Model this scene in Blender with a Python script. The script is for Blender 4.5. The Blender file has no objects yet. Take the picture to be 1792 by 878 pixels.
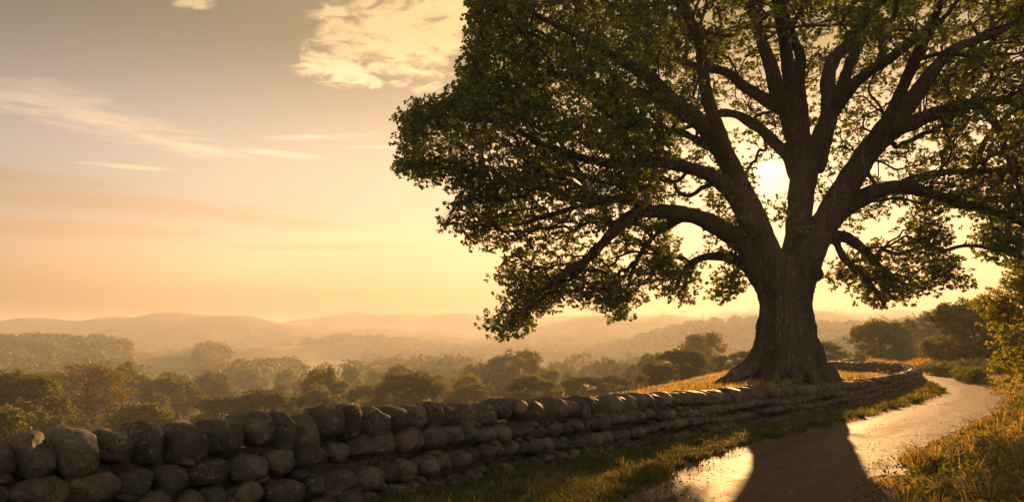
import bpy, math, random
import numpy as np
from mathutils import Vector, Matrix, noise as mnoise
random.seed(7)
RNG = np.random.default_rng(7)
scene = bpy.context.scene
COL = scene.collection
F, CX, HY, CZ = 1394.0, 896.0, 590.0, 1.6        # focal length, image centre, horizon row of the 1792 px photograph, eye height

def P(px, py, D):
    return np.array(((px - CX) / F * D, D, CZ - (py - HY) / F * D))
def PLANE(y): return -6 * np.tanh(0.015 * (np.asarray(y, float) - 8) / 6)
def G(px, py):
    D = 2063.0 / max(py - HY - 20.9, 6.0)
    return ((px - CX) / F * D, D)

# ------------------------------------------------------------------ mesh helpers
def mesh_np(name, V, tris=None, quads=None, smooth=True):
    V = np.ascontiguousarray(V, dtype=np.float32)
    parts, starts, tot = [], [], 0
    nt = 0 if tris is None else len(tris)
    nq = 0 if quads is None else len(quads)
    li = []
    if nq: li.append(np.asarray(quads, dtype=np.int32).ravel())
    if nt: li.append(np.asarray(tris, dtype=np.int32).ravel())
    li = np.concatenate(li)
    ls = np.concatenate([np.arange(nq, dtype=np.int32) * 4, nq * 4 + np.arange(nt, dtype=np.int32) * 3])
    me = bpy.data.meshes.new(name)
    me.vertices.add(len(V)); me.vertices.foreach_set('co', V.ravel())
    me.loops.add(len(li)); me.loops.foreach_set('vertex_index', li)
    me.polygons.add(nq + nt); me.polygons.foreach_set('loop_start', ls)
    me.update(calc_edges=True)
    if smooth:
        me.polygons.foreach_set('use_smooth', np.ones(nq + nt, dtype=bool))
    me.validate()
    return me

def link(name, me, mat=None, parent=None, loc=(0, 0, 0)):
    o = bpy.data.objects.new(name, me)
    COL.objects.link(o); o.location = loc
    if mat is not None and not me.materials: me.materials.append(mat)
    if parent is not None: o.parent = parent
    return o
def tag(o, label=None, cat=None, group=None, kind=None):
    if label: o['label'] = label
    if cat: o['category'] = cat
    if group: o['group'] = group
    if kind: o['kind'] = kind
    return o
def empty(name, loc, rz=0.0, sc=1.0):
    o = bpy.data.objects.new(name, None); COL.objects.link(o)
    o.location = loc; o.rotation_euler = (0, 0, rz); o.scale = (sc, sc, sc)
    o.empty_display_size = 0.3
    return o

class Soup:
    def __init__(s): s.v, s.q, s.t, s.n = [], [], [], 0
    def add(s, V, quads=None, tris=None):
        s.v.append(np.asarray(V, dtype=np.float64))
        if quads is not None and len(quads): s.q.append(np.asarray(quads) + s.n)
        if tris is not None and len(tris): s.t.append(np.asarray(tris) + s.n)
        s.n += len(V)
    def mesh(s, name, smooth=True, off=None):
        V = np.concatenate(s.v)
        if off is not None: V = V - np.asarray(off)
        return mesh_np(name, V, np.concatenate(s.t) if s.t else None, np.concatenate(s.q) if s.q else None, smooth)

def catmull(pts, n):
    p = np.asarray(pts, float)
    p = np.vstack([2 * p[0] - p[1], p, 2 * p[-1] - p[-2]])
    out = []
    for i in range(1, len(p) - 2):
        t = np.linspace(0, 1, n, endpoint=False)[:, None]
        a, b, c, d = p[i - 1], p[i], p[i + 1], p[i + 2]
        out.append(0.5 * ((2 * b) + (-a + c) * t + (2 * a - 5 * b + 4 * c - d) * t ** 2 + (-a + 3 * b - 3 * c + d) * t ** 3))
    out.append(p[-2][None])
    return np.vstack(out)

def tube(soup, pts, rad, sides=6, cap=True):
    pts = np.asarray(pts, float); rad = np.asarray(rad, float); n = len(pts)
    T = np.gradient(pts, axis=0); T /= np.linalg.norm(T, axis=1)[:, None] + 1e-9
    up = np.array((0.0, 0, 1)) if abs(T[0][2]) < 0.9 else np.array((1.0, 0, 0))
    U = np.zeros_like(pts); u = np.cross(T[0], up); u /= np.linalg.norm(u) + 1e-9
    for i in range(n):
        u = u - T[i] * (u @ T[i]); u /= np.linalg.norm(u) + 1e-9; U[i] = u
    W = np.cross(T, U)
    a = np.linspace(0, 2 * np.pi, sides, endpoint=False)
    R = (U[:, None] * np.cos(a)[None, :, None] + W[:, None] * np.sin(a)[None, :, None]) * rad[:, None, None]
    V = (pts[:, None] + R).reshape(-1, 3)
    i = np.arange(n - 1)[:, None] * sides; j = np.arange(sides)[None]; k = (j + 1) % sides
    Q = np.stack([i + j, i + k, i + sides + k, i + sides + j], -1).reshape(-1, 4)
    tr = []
    if cap:
        V = np.vstack([V, pts[0], pts[-1]])
        c0, c1 = n * sides, n * sides + 1
        for s in range(sides):
            tr.append((c0, (s + 1) % sides, s)); tr.append((c1, (n - 1) * sides + s, (n - 1) * sides + (s + 1) % sides))
    soup.add(V, Q, np.array(tr) if tr else None)

# ------------------------------------------------------------------ node helpers
def new_mat(name):
    m = bpy.data.materials.new(name); m.use_nodes = True
    nt = m.node_tree; nt.nodes.clear()
    out = nt.nodes.new('ShaderNodeOutputMaterial')
    return m, nt, out
class NB:
    def __init__(s, nt): s.nt = nt
    def n(s, typ, **kw):
        nd = s.nt.nodes.new(typ)
        for k, v in kw.items(): setattr(nd, k, v)
        return nd
    def put(s, sock, v):
        if isinstance(v, (int, float)): sock.default_value = v
        elif isinstance(v, (tuple, list)):
            sock.default_value = tuple(v) + ((1.0,) if len(v) == 3 and sock.type == 'RGBA' else ())
        else: s.nt.links.new(v, sock)
    def math(s, op, a, b=0.0, c=None, clamp=False):
        nd = s.n('ShaderNodeMath', operation=op, use_clamp=clamp)
        s.put(nd.inputs[0], a); s.put(nd.inputs[1], b)
        if c is not None: s.put(nd.inputs[2], c)
        return nd.outputs[0]
    def vmath(s, op, a, b=(0, 0, 0)):
        nd = s.n('ShaderNodeVectorMath', operation=op)
        s.put(nd.inputs[0], a)
        if op == 'SCALE': s.put(nd.inputs['Scale'], b)
        else: s.put(nd.inputs[1], b)
        return nd.outputs['Value'] if op in ('DOT_PRODUCT', 'LENGTH') else nd.outputs[0]
    def mix(s, f, a, b, blend='MIX'):
        nd = s.n('ShaderNodeMix', data_type='RGBA', blend_type=blend)
        s.put(nd.inputs[0], f); s.put(nd.inputs[6], a); s.put(nd.inputs[7], b)
        return nd.outputs[2]
    def noise(s, vec, scale, detail=4, rough=0.55, dist=0.0):
        nd = s.n('ShaderNodeTexNoise'); s.put(nd.inputs['Vector'], vec)
        nd.inputs['Scale'].default_value = scale; nd.inputs['Detail'].default_value = detail
        nd.inputs['Roughness'].default_value = rough; nd.inputs['Distortion'].default_value = dist
        return nd.outputs['Fac']
    def ramp(s, f, lo, hi, a=0.0, b=1.0):
        nd = s.n('ShaderNodeMapRange', clamp=True, interpolation_type='SMOOTHSTEP')
        s.put(nd.inputs[0], f); s.put(nd.inputs[1], lo); s.put(nd.inputs[2], hi); s.put(nd.inputs[3], a); s.put(nd.inputs[4], b)
        return nd.outputs[0]
    def bump(s, h, strength, dist, normal=None):
        nd = s.n('ShaderNodeBump'); s.put(nd.inputs['Height'], h)
        nd.inputs['Strength'].default_value = strength; nd.inputs['Distance'].default_value = dist
        if normal is not None: s.nt.links.new(normal, nd.inputs['Normal'])
        return nd.outputs[0]
    def bsdf(s, col, rough, normal=None, spec=0.3):
        nd = s.n('ShaderNodeBsdfPrincipled'); s.put(nd.inputs['Base Color'], col); s.put(nd.inputs['Roughness'], rough)
        nd.inputs['Specular IOR Level'].default_value = spec
        if normal is not None: s.nt.links.new(normal, nd.inputs['Normal'])
        return nd.outputs[0]
    def pos(s): return s.n('ShaderNodeNewGeometry').outputs['Position']
    def island(s): return s.n('ShaderNodeNewGeometry').outputs['Random Per Island']
    def objrand(s): return s.n('ShaderNodeObjectInfo').outputs['Random']

def leaf_mat(name, c1, c2, c3, trans=0.45, tcol=(1.25, 1.0, 0.35), objvar=0.0, gloss=0.04):
    m, nt, out = new_mat(name); b = NB(nt)
    r = b.island()
    col = b.mix(b.ramp(r, 0.0, 0.7), c1, c2)
    col = b.mix(b.ramp(r, 0.72, 1.0), col, c3)
    if objvar:
        orr = b.objrand()
        col = b.mix(b.math('MULTIPLY', orr, objvar), col, c3)
    d = b.n('ShaderNodeBsdfDiffuse'); b.put(d.inputs[0], col)
    t = b.n('ShaderNodeBsdfTranslucent'); b.put(t.inputs[0], b.mix(1.0, col, tcol, 'MULTIPLY'))
    mx = b.n('ShaderNodeMixShader'); mx.inputs[0].default_value = trans
    nt.links.new(d.outputs[0], mx.inputs[1]); nt.links.new(t.outputs[0], mx.inputs[2])
    g = b.n('ShaderNodeBsdfGlossy'); g.inputs['Roughness'].default_value = 0.45; b.put(g.inputs[0], (0.9, 0.9, 0.9))
    m2 = b.n('ShaderNodeMixShader'); m2.inputs[0].default_value = gloss
    nt.links.new(mx.outputs[0], m2.inputs[1]); nt.links.new(g.outputs[0], m2.inputs[2])
    nt.links.new(m2.outputs[0], out.inputs[0])
    return m

def bark_mat(name, c1, c2, scale=1.0, strength=0.9):
    m, nt, out = new_mat(name); b = NB(nt)
    tc = b.n('ShaderNodeTexCoord').outputs['Object']
    mp = b.n('ShaderNodeMapping'); nt.links.new(tc, mp.inputs[0]); mp.inputs['Scale'].default_value = (9 * scale, 9 * scale, 1.3 * scale)
    n1 = b.noise(mp.outputs[0], 1.0, 7, 0.66, 1.3)
    n2 = b.noise(tc, 14 * scale, 5, 0.6)
    h = b.math('ADD', b.math('ABSOLUTE', b.math('SUBTRACT', n1, 0.5)), b.math('MULTIPLY', n2, 0.18))
    col = b.mix(b.ramp(h, 0.08, 0.3), c1, c2)
    moss = b.ramp(b.noise(tc, 1.7, 5, 0.6), 0.58, 0.72)
    col = b.mix(b.math('MULTIPLY', moss, 0.45), col, (0.06, 0.065, 0.025))
    nr = b.bump(h, strength, 0.12)
    nt.links.new(b.bsdf(col, 0.85, nr, 0.25), out.inputs[0])
    return m

def stone_mat(name):
    m, nt, out = new_mat(name); b = NB(nt)
    pos = b.pos()
    r = b.math('FRACT', b.math('ADD', b.objrand(), b.math('MULTIPLY', b.island(), 3.7)))
    col = b.mix(r, (0.034, 0.024, 0.015), (0.16, 0.113, 0.07))
    col = b.mix(b.ramp(r, 0.82, 0.95), col, (0.15, 0.095, 0.058))
    big = b.noise(pos, 7.0, 6, 0.62, 0.4)
    col = b.mix(b.ramp(big, 0.42, 0.68, 0.0, 0.75), col, (0.03, 0.025, 0.019))
    lich = b.ramp(b.noise(pos, 13.0, 7, 0.68, 0.8), 0.56, 0.64)
    col = b.mix(b.math('MULTIPLY', lich, 0.6), col, (0.26, 0.23, 0.175))
    moss = b.ramp(b.noise(pos, 3.1, 5, 0.6), 0.56, 0.7)
    col = b.mix(b.math('MULTIPLY', moss, 0.5), col, (0.05, 0.052, 0.022))
    v = b.n('ShaderNodeTexVoronoi', feature='DISTANCE_TO_EDGE'); b.put(v.inputs['Vector'], b.vmath('ADD', pos, b.vmath('SCALE', b.n('ShaderNodeTexNoise').outputs['Color'], 0.3)))
    v.inputs['Scale'].default_value = 5.0
    crack = b.ramp(v.outputs['Distance'], 0.0, 0.025)
    sp1 = b.noise(pos, 34.0, 5, 0.75)
    col = b.mix(b.ramp(sp1, 0.5, 0.68, 0, 0.75), col, (0.018, 0.015, 0.012))
    col = b.mix(b.ramp(sp1, 0.42, 0.30, 0, 0.6), col, (0.24, 0.2, 0.145))
    fine = b.noise(pos, 45.0, 6, 0.7)
    h = b.math('ADD', b.math('MULTIPLY', big, 0.9), b.math('MULTIPLY', fine, 0.45))
    h = b.math('ADD', h, b.math('MULTIPLY', crack, 0.06))
    nr = b.bump(h, 1.0, 0.06)
    nt.links.new(b.bsdf(col, b.ramp(big, 0.3, 0.8, 0.5, 0.85), nr, 0.42), out.inputs[0])
    return m

# ------------------------------------------------------------------ plan of the place
WALL = catmull([(-11, -6), (-8.2, -1.2), (-5.5, 2.2), (-4.2, 4.1), (-3.42, 5.25), (-2.7, 6.3), (-1.65, 7.8), (0.05, 10.3), (3.05, 14.2), (6.4, 18.4),
                (10.2, 23.3), (14.2, 29.5), (17.2, 34.3), (18.9, 37.5), (19.9, 41), (19.6, 44.5), (17.6, 47.5), (13, 49.5), (4, 50.5), (-4, 50)], 8)
WALL_END = 16 * 8
BROW = np.array([(-40, -40), (-12, -3), (-8.5, 2.2), (-5.2, 6.2), (-3.6, 8.3), (-1.6, 10.9), (1.7, 13.7), (4.0, 16.9), (5.6, 19.5), (7.0, 22.6), (8.6, 28), (11.6, 38), (14.6, 49), (25, 76), (45, 110), (90, 165), (150, 210), (320, 280)], float)
RL = [(-8.5, -6.5), (-4.6, -1.2), (-1.7, 3.2)] + [G(*p) for p in [(1070, 878), (1192, 815), (1326, 773), (1436, 748), (1506, 730), (1600, 705), (1644, 691), (1648, 683), (1636, 673), (1616, 663), (1604, 658.6)]] + [(22.9, 49), (20.5, 55), (13, 59)]
RR = [(-4.6, -8.5), (-1.4, -3), (1.2, 2.5)] + [G(*p) for p in [(1540, 878), (1571, 822), (1624, 781), (1681, 752), (1734, 724), (1754, 703), (1746, 691), (1714, 675), (1673, 665), (1650, 660.5)]] + [(25.2, 49), (22.6, 57.5), (14, 62.5)]
def resample(p, n):
    p = catmull(p, 10); s = np.r_[0, np.cumsum(np.linalg.norm(np.diff(p, axis=0), axis=1))]
    t = np.linspace(0, s[-1], n)
    return np.stack([np.interp(t, s, p[:, k]) for k in range(2)], 1)
NR = 260
rl, rr = resample(RL, NR), resample(RR, NR)
ROADC = (rl + rr) / 2
for _ in range(6): ROADC[1:-1] = (ROADC[:-2] + 2 * ROADC[1:-1] + ROADC[2:]) / 4
rt = np.gradient(ROADC, axis=0); rt /= np.linalg.norm(rt, axis=1)[:, None]
rn = np.stack([rt[:, 1], -rt[:, 0]], 1)
def near_d(C, poly):
    a, d = poly[:-1], np.diff(poly, axis=0)
    t = np.clip(((C[:, None] - a[None]) * d[None]).sum(2) / (d * d).sum(1)[None], 0, 1)
    return np.linalg.norm(C[:, None] - (a[None] + t[..., None] * d[None]), axis=2).min(1)
for _ in range(12):
    dl, dr = near_d(ROADC, rl), near_d(ROADC, rr)
    ROADC = ROADC + rn * ((dr - dl) / 2)[:, None] * .6
    for _k in range(2): ROADC[1:-1] = (ROADC[:-2] + 2 * ROADC[1:-1] + ROADC[2:]) / 4
    rt = np.gradient(ROADC, axis=0); rt /= np.linalg.norm(rt, axis=1)[:, None]; rn = np.stack([rt[:, 1], -rt[:, 0]], 1)
ROADW = (near_d(ROADC, rl) + near_d(ROADC, rr)) / 2
for _ in range(8): ROADW[1:-1] = (ROADW[:-2] + 2 * ROADW[1:-1] + ROADW[2:]) / 4
ROADW = np.maximum(ROADW, 0.75)

def poly_dist(x, y, poly):
    """signed distance (positive left of the walking direction) and index position along the line"""
    best = np.full(x.shape, 1e18); sg = np.zeros(x.shape); par = np.zeros(x.shape)
    for i in range(len(poly) - 1):
        a, d = poly[i], poly[i + 1] - poly[i]
        L2 = d @ d
        rx, ry = x - a[0], y - a[1]
        t = np.clip((rx * d[0] + ry * d[1]) / L2, 0, 1)
        ex, ey = rx - t * d[0], ry - t * d[1]
        q = ex * ex + ey * ey
        m = q < best
        best = np.where(m, q, best); par = np.where(m, i + t, par)
        sg = np.where(m, np.sign(d[0] * ry - d[1] * rx), sg)
    return np.sqrt(best) * np.where(sg == 0, 1, sg), par
def sstep(x, a, b):
    t = np.clip((x - a) / (b - a), 0, 1); return t * t * (3 - 2 * t)
TD = 21.5
TREE = P(1376, 661, TD)

RIDGES = []   # wooded rises: px, distance, half-width m, half-depth m, rise m
for px, D, wx, wy, amp in [(110, 520, 120, 70, 9.5), (-150, 470, 150, 90, 9), (300, 560, 60, 55, 6), (450, 820, 75, 70, 15), (590, 900, 70, 60, 14),
                           (860, 760, 130, 60, 8), (1000, 900, 120, 60, 12), (1340, 640, 110, 80, 21), (1500, 720, 140, 80, 19), (1190, 700, 60, 70, 12), (1750, 520, 150, 90, 26),
                           (700, 900, 60, 60, 9), (1620, 330, 60, 60, 8)]:
    RIDGES.append(((px - CX) / F * D, D, wx, wy, amp))
def prof(pts, px): 
    p = np.array(pts, float); return np.interp(px, p[:, 0], p[:, 1])
HILLS = [  # distance, half depth, skyline (px, py)
    (1300, 200, [(-900, 590), (-300, 584), (0, 573), (80, 569), (150, 567), (215, 561), (262, 557), (330, 561), (400, 567), (440, 568), (480, 572), (540, 580), (640, 592), (760, 600)]),
    (1650, 230, [(300, 600), (420, 588), (480, 572), (540, 562), (600, 552), (650, 548), (690, 549), (740, 554), (800, 552), (850, 554), (900, 553), (1000, 555), (1100, 552), (1200, 553), (1290, 549), (1340, 551), (1420, 546), (1480, 549), (1560, 546), (1700, 548), (1900, 556), (2400, 580), (3000, 592)]),
    (1130, 170, [(640, 612), (760, 604), (860, 597), (930, 588), (1000, 579), (1080, 573), (1160, 568), (1250, 566), (1400, 566), (1600, 572), (2200, 590)]),
]
def H(x, y, fine=True):
    x = np.asarray(x, float); y = np.asarray(y, float)
    base = PLANE(y)
    s, _ = poly_dist(x, y, BROW); d = np.maximum(s, 0)
    base = base - 8 * (1 - np.exp(-(d * d / (d + 3.0)) / 32)) - 15 * (1 - np.exp(-d / 430))
    w, par = poly_dist(x, y, WALL)
    td = np.hypot(x - TREE[0], y - TREE[1])
    inside = sstep(w, -0.05, 0.3) * (0.26 + 0.30 * sstep(y, 9.5, 15)) * (1 - 0.6 * sstep(y, 22, 34)) * np.exp(-np.maximum(w - 30, 0) / 40)
    inside = inside + sstep(w, 0.1, 1.0) * 0.15 * np.exp(-(td / 2.6) ** 2)
    base = base + inside
    c, rp = poly_dist(x, y, ROADC)
    hw = np.interp(rp, np.arange(NR), ROADW)
    e = np.abs(c) - hw
    road = 1 - sstep(e, -0.25, 0.1)
    base = base - 0.03 * road
    right = np.where(c < 0, 1.0, 0.0) * np.exp(-np.maximum(e - 60, 0) / 60)
    base = base + right * 0.30 * sstep(e, 0.2, 3.0) * (1 - 0.6 * sstep(y, 25, 50))
    r = np.hypot(x, y)
    for gx, gy, wx, wy, amp in RIDGES:
        base = base + amp * np.exp(-((x - gx) / wx) ** 2 - ((y - gy) / wy) ** 2)
    yy = np.maximum(y, 1.0)
    px = CX + F * x / yy
    for D, wd, pts in HILLS:
        top = CZ - (prof(pts, px) - HY) / F * D + 2.5 * np.sin(x * 0.021 + D) + 1.4 * np.sin(x * 0.057 + 1)
        g = np.exp(-((y - D) / wd) ** 2) * (y > 100)
        base = base + np.maximum(top + 29.5, 0) * g * sstep(y, 700, 950)
    if fine:
        nz = 0.5 * np.sin(x * 1.9 + 0.6 * np.sin(y * 1.3)) * np.sin(y * 1.6 + 1.1) + 0.3 * np.sin(x * 4.3 + y * 2.1) * np.sin(y * 3.7 - x)
        base = base + nz * 0.035 * (1 - road) * sstep(e, 0.0, 0.6) * (1 + sstep(r, 20, 60) * 3)
        base = base + 1.2 * np.sin(x * 0.031) * np.sin(y * 0.027 + 1) * sstep(r, 90, 300)
    return base
def Hs(x, y): return float(H(np.array([x]), np.array([y]))[0])

# ------------------------------------------------------------------ materials
M = {}
M['stone'] = stone_mat('weathered_stone')
M['bark'] = bark_mat('oak_bark', (0.045, 0.032, 0.022), (0.17, 0.118, 0.076))
M['bark2'] = bark_mat('tree_bark', (0.04, 0.03, 0.022), (0.12, 0.095, 0.07))
M['oakleaf'] = leaf_mat('oak_leaf', (0.06, 0.105, 0.024), (0.10, 0.155, 0.035), (0.17, 0.165, 0.035), 0.6, (2.4, 1.75, 0.42), gloss=0.06)
M['leafA'] = leaf_mat('green_gold_leaf', (0.06, 0.085, 0.02), (0.10, 0.12, 0.028), (0.17, 0.15, 0.035), 0.6, (2.0, 1.75, 0.5), 0.4)
M['leafB'] = leaf_mat('autumn_leaf', (0.12, 0.11, 0.025), (0.18, 0.15, 0.035), (0.23, 0.165, 0.035), 0.6, (1.9, 1.6, 0.45), 0.3)
M['leafC'] = leaf_mat('lit_leaf', (0.07, 0.105, 0.02), (0.12, 0.15, 0.03), (0.2, 0.19, 0.035), 0.6, (2.2, 1.8, 0.45))
M['wood'] = leaf_mat('far_leaf', (0.06, 0.08, 0.02), (0.10, 0.11, 0.03), (0.15, 0.13, 0.035), 0.58, (1.9, 1.6, 0.45))

def grass_mat(name, greens, straw, thr):
    m, nt, out = new_mat(name); b = NB(nt)
    r = b.island(); pos = b.pos()
    col = b.mix(r, greens[0], greens[1])
    nz = b.noise(pos, 0.9, 4, 0.6)
    f = b.ramp(b.math('ADD', b.math('MULTIPLY', nz, 0.8), b.math('MULTIPLY', r, 0.35)), thr, thr + 0.16)
    col = b.mix(f, col, straw)
    d = b.n('ShaderNodeBsdfDiffuse'); b.put(d.inputs[0], col)
    t = b.n('ShaderNodeBsdfTranslucent'); b.put(t.inputs[0], b.mix(1.0, col, (2.1, 1.6, 0.5), 'MULTIPLY'))
    mx = b.n('ShaderNodeMixShader'); mx.inputs[0].default_value = 0.6
    nt.links.new(d.outputs[0], mx.inputs[1]); nt.links.new(t.outputs[0], mx.inputs[2])
    g = b.n('ShaderNodeBsdfGlossy'); g.inputs['Roughness'].default_value = 0.5; b.put(g.inputs[0], (0.8, 0.8, 0.8))
    m2 = b.n('ShaderNodeMixShader'); m2.inputs[0].default_value = 0.03
    nt.links.new(mx.outputs[0], m2.inputs[1]); nt.links.new(g.outputs[0], m2.inputs[2])
    nt.links.new(m2.outputs[0], out.inputs[0])
    return m
M['grass'] = grass_mat('verge_grass', ((0.05, 0.066, 0.015), (0.10, 0.11, 0.024)), (0.24, 0.20, 0.06), 0.64)
M['dry'] = grass_mat('dry_grass', ((0.07, 0.08, 0.022), (0.13, 0.12, 0.035)), (0.34, 0.27, 0.10), 0.44)

def ground_mat():
    m, nt, out = new_mat('meadow_ground'); b = NB(nt)
    pos = b.pos()
    at = b.n('ShaderNodeAttribute', attribute_name='dirt').outputs['Fac']
    n1 = b.noise(pos, 0.7, 6, 0.6); n2 = b.noise(pos, 9.0, 5, 0.65); n3 = b.noise(pos, 0.012, 4, 0.55)
    col = b.mix(n2, (0.035, 0.042, 0.014), (0.085, 0.078, 0.03))
    col = b.mix(b.ramp(n1, 0.45, 0.7, 0, 0.8), col, (0.13, 0.095, 0.04))
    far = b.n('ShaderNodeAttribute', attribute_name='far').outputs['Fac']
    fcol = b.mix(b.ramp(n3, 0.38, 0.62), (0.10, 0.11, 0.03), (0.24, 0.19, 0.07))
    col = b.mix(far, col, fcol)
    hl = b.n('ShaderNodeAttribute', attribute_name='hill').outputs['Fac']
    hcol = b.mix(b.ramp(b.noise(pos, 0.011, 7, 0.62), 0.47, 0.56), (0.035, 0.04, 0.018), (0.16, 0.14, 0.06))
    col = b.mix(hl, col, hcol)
    peb = b.noise(pos, 38.0, 4, 0.7)
    dcol = b.mix(peb, (0.07, 0.05, 0.035), (0.22, 0.165, 0.115))
    col = b.mix(b.ramp(b.math('ADD', at, b.math('MULTIPLY', b.math('SUBTRACT', n2, 0.5), 0.7)), 0.4, 0.6), col, dcol)
    nr = b.bump(b.math('ADD', n2, b.math('MULTIPLY', peb, 0.5)), 0.8, 0.04)
    nt.links.new(b.bsdf(col, 0.9, nr, 0.2), out.inputs[0])
    return m
def road_mat():
    m, nt, out = new_mat('worn_asphalt'); b = NB(nt)
    pos = b.pos()
    uv = b.n('ShaderNodeAttribute', attribute_name='across').outputs['Fac']     # -1 .. 1 across the lane
    al = b.n('ShaderNodeAttribute', attribute_name='along').outputs['Fac']      # metres along the lane
    cb = b.n('ShaderNodeCombineXYZ'); b.put(cb.inputs[0], b.math('MULTIPLY', uv, 3.0)); b.put(cb.inputs[1], b.math('MULTIPLY', al, 0.35))
    streak = b.noise(cb.outputs[0], 1.6, 5, 0.6, 0.3)
    big = b.noise(pos, 0.9, 6, 0.62, 0.5); fine = b.noise(pos, 60.0, 4, 0.75); mid = b.noise(pos, 11.0, 6, 0.65)
    vor = b.n('ShaderNodeTexVoronoi'); b.put(vor.inputs['Vector'], pos); vor.inputs['Scale'].default_value = 42.0
    col = b.mix(streak, (0.06, 0.047, 0.037), (0.15, 0.115, 0.085))
    col = b.mix(b.ramp(big, 0.45, 0.7, 0, 0.7), col, (0.2, 0.15, 0.105))
    col = b.mix(b.ramp(mid, 0.52, 0.7, 0, 0.6), col, (0.045, 0.038, 0.033))
    tracks = b.math('ABSOLUTE', b.math('SUBTRACT', b.math('ABSOLUTE', uv), 0.5))
    tr = b.ramp(tracks, 0.05, 0.28, 1.0, 0.0)
    col = b.mix(b.math('MULTIPLY', tr, 0.6), col, (0.05, 0.042, 0.036))
    edge = b.ramp(b.math('ADD', b.math('ABSOLUTE', uv), b.math('MULTIPLY', b.math('SUBTRACT', mid, 0.5), 0.5)), 0.8, 1.0)
    col = b.mix(b.math('MULTIPLY', edge, 0.8), col, (0.16, 0.115, 0.075))
    col = b.mix(b.ramp(fine, 0.6, 0.75, 0, 0.5), col, (0.26, 0.22, 0.18))
    col = b.mix(b.ramp(b.noise(cb.outputs[0], 4.5, 4, 0.6, 0.2), 0.5, 0.68, 0, 0.6), col, (0.05, 0.038, 0.03))
    # thin crack lines
    cv = b.n('ShaderNodeTexVoronoi', feature='DISTANCE_TO_EDGE'); wv = b.vmath('ADD', pos, b.vmath('SCALE', b.n('ShaderNodeTexNoise').outputs['Color'], 0.8))
    b.put(cv.inputs['Vector'], wv); cv.inputs['Scale'].default_value = 0.8
    crack = b.math('MULTIPLY', b.ramp(cv.outputs['Distance'], 0.0, 0.014, 1.0, 0.0), b.ramp(big, 0.45, 0.55))
    col = b.mix(b.math('MULTIPLY', crack, 0.85), col, (0.02, 0.017, 0.015))
    h = b.math('ADD', b.math('MULTIPLY', vor.outputs['Distance'], 0.55), b.math('ADD', b.math('MULTIPLY', mid, 1.5), b.math('MULTIPLY', fine, 0.5)))
    h = b.math('SUBTRACT', h, b.math('MULTIPLY', crack, 0.8))
    h = b.math('ADD', h, b.math('MULTIPLY', b.noise(pos, 3.2, 4, 0.6), 2.2))
    nr = b.bump(h, 0.8, 0.028)
    col = b.mix(1.0, col, (0.92, 0.76, 0.61), 'MULTIPLY')
    rough = b.ramp(b.math('ADD', b.math('MULTIPLY', big, 0.7), b.math('MULTIPLY', tr, -0.22)), 0.25, 0.6, 0.6, 0.9)
    sh = b.bsdf(col, rough, nr, 0.09); sh.node.inputs['Specular Tint'].default_value = (1.0, 0.62, 0.30, 1)
    nt.links.new(sh, out.inputs[0])
    return m

# ------------------------------------------------------------------ ground
def build_ground():
    th = np.concatenate([np.arange(-180, -48, 3.0), np.arange(-48, 48, 0.19), np.arange(48, 180, 3.0)])
    r = np.concatenate([np.geomspace(0.6, 60, 330), np.geomspace(60, 2600, 330)[1:]])
    T, R = np.meshgrid(np.radians(th), r)
    X, Y = R * np.sin(T), R * np.cos(T)
    Z = H(X.ravel(), Y.ravel())
    V = np.stack([X.ravel(), Y.ravel(), Z], 1)
    nt_, nr_ = len(th), len(r)
    i = np.arange(nr_ - 1)[:, None] * nt_; j = np.arange(nt_)[None]; k = (j + 1) % nt_
    Q = np.stack([i + j, i + nt_ + j, i + nt_ + k, i + k], -1).reshape(-1, 4)[:, ::-1]
    V = np.vstack([V, [[0, 0, Hs(0, 0)]]]); c = len(V) - 1
    tri = np.stack([np.full(nt_, c), np.arange(nt_), (np.arange(nt_) + 1) % nt_], 1)[:, ::-1]
    me = mesh_np('ground', V, tri, Q)
    x, y = V[:, 0], V[:, 1]
    cd, rp = poly_dist(x, y, ROADC); e = np.abs(cd) - np.interp(rp, np.arange(NR), ROADW)
    a = me.attributes.new('dirt', 'FLOAT', 'POINT'); a.data.foreach_set('value', (1 - sstep(e, 0.0, 0.45)).astype(np.float32))
    rr_ = np.hypot(x, y)
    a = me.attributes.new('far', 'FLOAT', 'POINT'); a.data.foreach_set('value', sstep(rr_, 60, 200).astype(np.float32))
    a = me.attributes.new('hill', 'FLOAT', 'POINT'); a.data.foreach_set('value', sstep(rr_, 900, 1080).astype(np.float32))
    # normals must look up
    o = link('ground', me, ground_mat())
    n = np.zeros(len(me.polygons) * 3, dtype=np.float32); me.polygons.foreach_get('normal', n)
    if n.reshape(-1, 3)[:, 2].mean() < 0: me.flip_normals()
    tag(o, kind='structure', label='rolling meadow ground falling from the lane into a wooded valley')
    return o
build_ground()

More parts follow.
